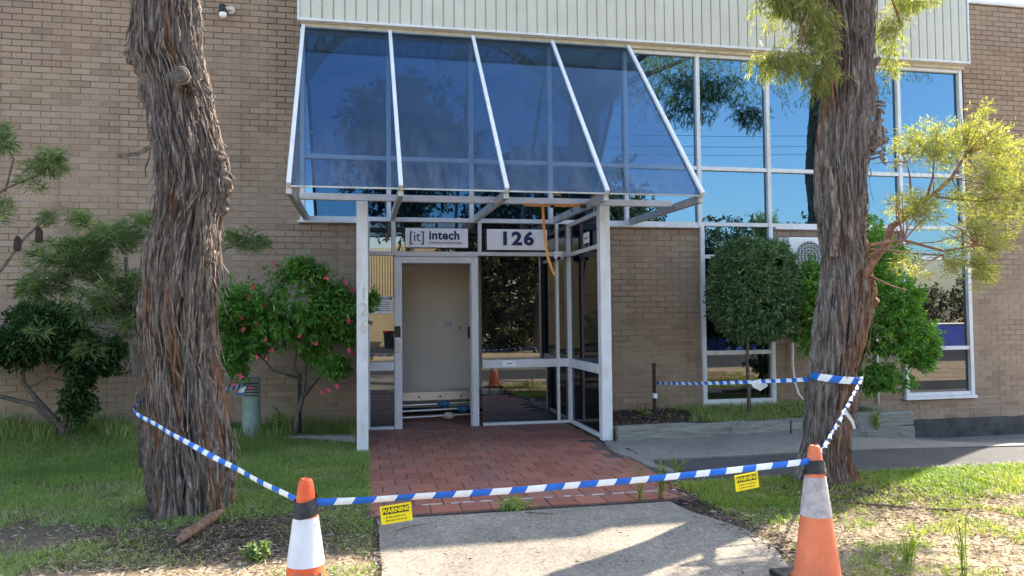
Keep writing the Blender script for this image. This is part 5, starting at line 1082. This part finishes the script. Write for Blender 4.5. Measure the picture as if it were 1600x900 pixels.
lg = thing('fallen_twig', 'short grey twig lying on the concrete path close to the paving', 'stick', (1.2, 5.2, 0))
MB().tube([(1.12, 5.24, .015), (1.2, 5.18, .02), (1.32, 5.15, .018)], [.003, .005, .002], 6).build('wood', 'wood_stick', lg)
lg = thing('fallen_twig', 'thin twig lying on the left edge of the concrete path', 'stick', (.3, 5.05, 0))
MB().tube([(.2, 4.98, .016), (.3, 5.06, .02), (.42, 5.1, .018)], [.003, .004, .002], 6).build('wood', 'wood_stick', lg)
# ---------------------------------------------------------------- across the street (seen in the glass)
ga = thing('roller_door_garage', 'beige ribbed metal garage with roller door across the street, seen in reflections', 'building', (-4, -25.5, -.45))
b = MB(); b.box(-22, 4.4, -40, -25.6, -.5, 5.5); b.build('shell', 'garage2', ga)
b = MB(); x = -22.
while x < 4.3: b.box(x, x+.11, -25.6, -25.54, 2.6, 5.7); x += .16
b.build('ribbed_fascia', 'garage', ga)
b = MB(); z = -.4
while z < 2.4: b.box(-2.8, 2.2, -25.6, -25.54, z, z+.09); z += .12
b.build('roller_door', 'garage', ga)
rb_ = thing('wheelie_bin', 'red lidded wheelie bin in front of the garage across the street', 'bin', (1.55, -24.6, -.44))
b = MB(); b.add([(1.28, -24.9, -.42), (1.82, -24.9, -.42), (1.82, -24.35, -.42), (1.28, -24.35, -.42), (1.2, -25, .5), (1.9, -25, .5), (1.9, -24.25, .5), (1.2, -24.25, .5)], [(0, 3, 2, 1), (0, 1, 5, 4), (1, 2, 6, 5), (2, 3, 7, 6), (3, 0, 4, 7), (4, 5, 6, 7)]); b.build('tub', 'plinth', rb_)
MB().box(1.17, 1.93, -25.03, -24.2, .5, .58).build('lid', 'red', rb_, bevel=.02)
ct = thing('blue_block', 'long dark blue steel block across the street, added for the blue reflection in the right window', 'steel block', (24, -14.5, -.5))
MB().box(17.5, 31.5, -17, -14.6, -.38, .82).build('body', 'block', ct, bevel=.02); MB().box(17.45, 31.55, -17.04, -14.55, .82, .90).build('top_rail', 'galv', ct, bevel=.02); MB().box(17.45, 31.55, -17.04, -14.52, -.46, -.40).build('bottom_rail', 'galv', ct, bevel=.01)  # plain body added to give a blue reflected band, real source unknown
for x in (20.2, 23.0, 25.8, 28.6): MB().box(x, x+.1, -14.6, -14.53, -.35, .8).build('side_rib', 'block', ct, bevel=.01)
def street_tree(x, y, h, r, label, n=1500, seed=0, low=0.3):
    t = thing('street_tree', label, 'tree', (x, y, -.45), 'trees across the street')
    MB().tube([(x, y, -.5), (x+.1, y, h*.3), (x+.3, y+.1, h*.6), (x+.1, y, h*.85)], [.28, .22, .14, .05], 9).build('trunk', 'stem', t, smooth=True)
    lb = MB()
    for q in range(6): a = q*1.05+seed; lb.tube([(x+.2, y, h*.4), (x+.2+r*.4*math.cos(a), y+r*.4*math.sin(a), h*.58), (x+r*.75*math.cos(a), y+r*.75*math.sin(a), h*.72)], [.12, .07, .03], 6)
    lb.build('limb', 'stem', t)
    O = ellip(n, (x, y, h*(.5+low/2)), (r, r*.8, h*(1-low)/2), .25, .47, 1.0, seed); sprays(O, rng.normal(size=O.shape), .5, 10, .26, .11, mt='leaf_far', parent=t, name='crown')
street_tree(1.9, -15.9, 12.9, 3.5, 'tallest tree across the street, reflected left in the canopy glass', 1700, 3, .42)
street_tree(8.2, -15.9, 9.6, 3.6, 'bushy tree across the street reflected in the door glass', 2000, 4, .05)
street_tree(12.8, -17.5, 9.0, 3.2, 'rounder tree right of the bushy one across the street', 1500, 5, .1)
street_tree(19.5, -19.0, 7.4, 3.2, 'low tree behind the blue container across the street', 1200, 6, .1)
street_tree(-9.5, -14.5, 9.8, 3.0, 'narrow tree at the left end of the garage across the street', 1200, 7, .25)
street_tree(27.5, -21.5, 7.8, 4.5, 'broad far tree beyond the blue container', 1300, 8, .1)
street_tree(5.6, -19.5, 6.0, 2.3, 'short tree beside the garage wall across the street', 1000, 9, .05)
O = np.concatenate([ellip(350, (x_, -24, 1.4), (3.6, 1.3, 2.4), .3, .4, .8, 31+x_) for x_ in range(9, 46, 5)])
tag(sprays(O, rng.normal(size=O.shape), .5, 8, .3, .13, mt='leaf_far', name='far_hedge'), 'dark mass of bushes beyond the trees across the street', 'bushes', kind='stuff')
O = np.concatenate([ellip(420, (x_, -18.5, .75), (2.2, .9, 1.7), .2, .35, .8, 61+int(x_)) for x_ in (6.6, 9.6, 12.6, 15.4)]+[ellip(800, (6.3, -17.5, 4.2), (2.0, 1.5, 2.6), .2, .35, .8, 77)])
tag(sprays(O, rng.normal(size=O.shape), .5, 8, .26, .12, mt='leaf_far', name='understory'), 'dense undergrowth below the bushy tree across the street', 'bushes', kind='stuff')
up = thing('power_pole', 'timber power pole carrying the wires along the street', 'power pole', (34, -5.5, -.5))
MB().tube([(34, -5.5, -.5), (34, -5.5, 9)], [.16, .11], 10).build('shaft', 'stem', up); MB().box(33.9, 34.1, -6.4, -4.6, 8.3, 8.42).build('crossarm', 'stem', up)
for y_, z in ((-6.2, 8.45), (-5.5, 9.0), (-4.8, 8.45)):
    w = thing('power_line', {(-6.2): 'street side power line', (-5.5): 'topmost power line', (-4.8): 'power line nearest the building'}[y_]+' reflected in the upper windows', 'power line', (34, y_, z), 'power lines along the street')
    MB().tube([(34-72*i/24, y_, z-1.5*4*(i/24)*(1-i/24)) for i in range(25)], .008, 5).build('wire', 'black', w)
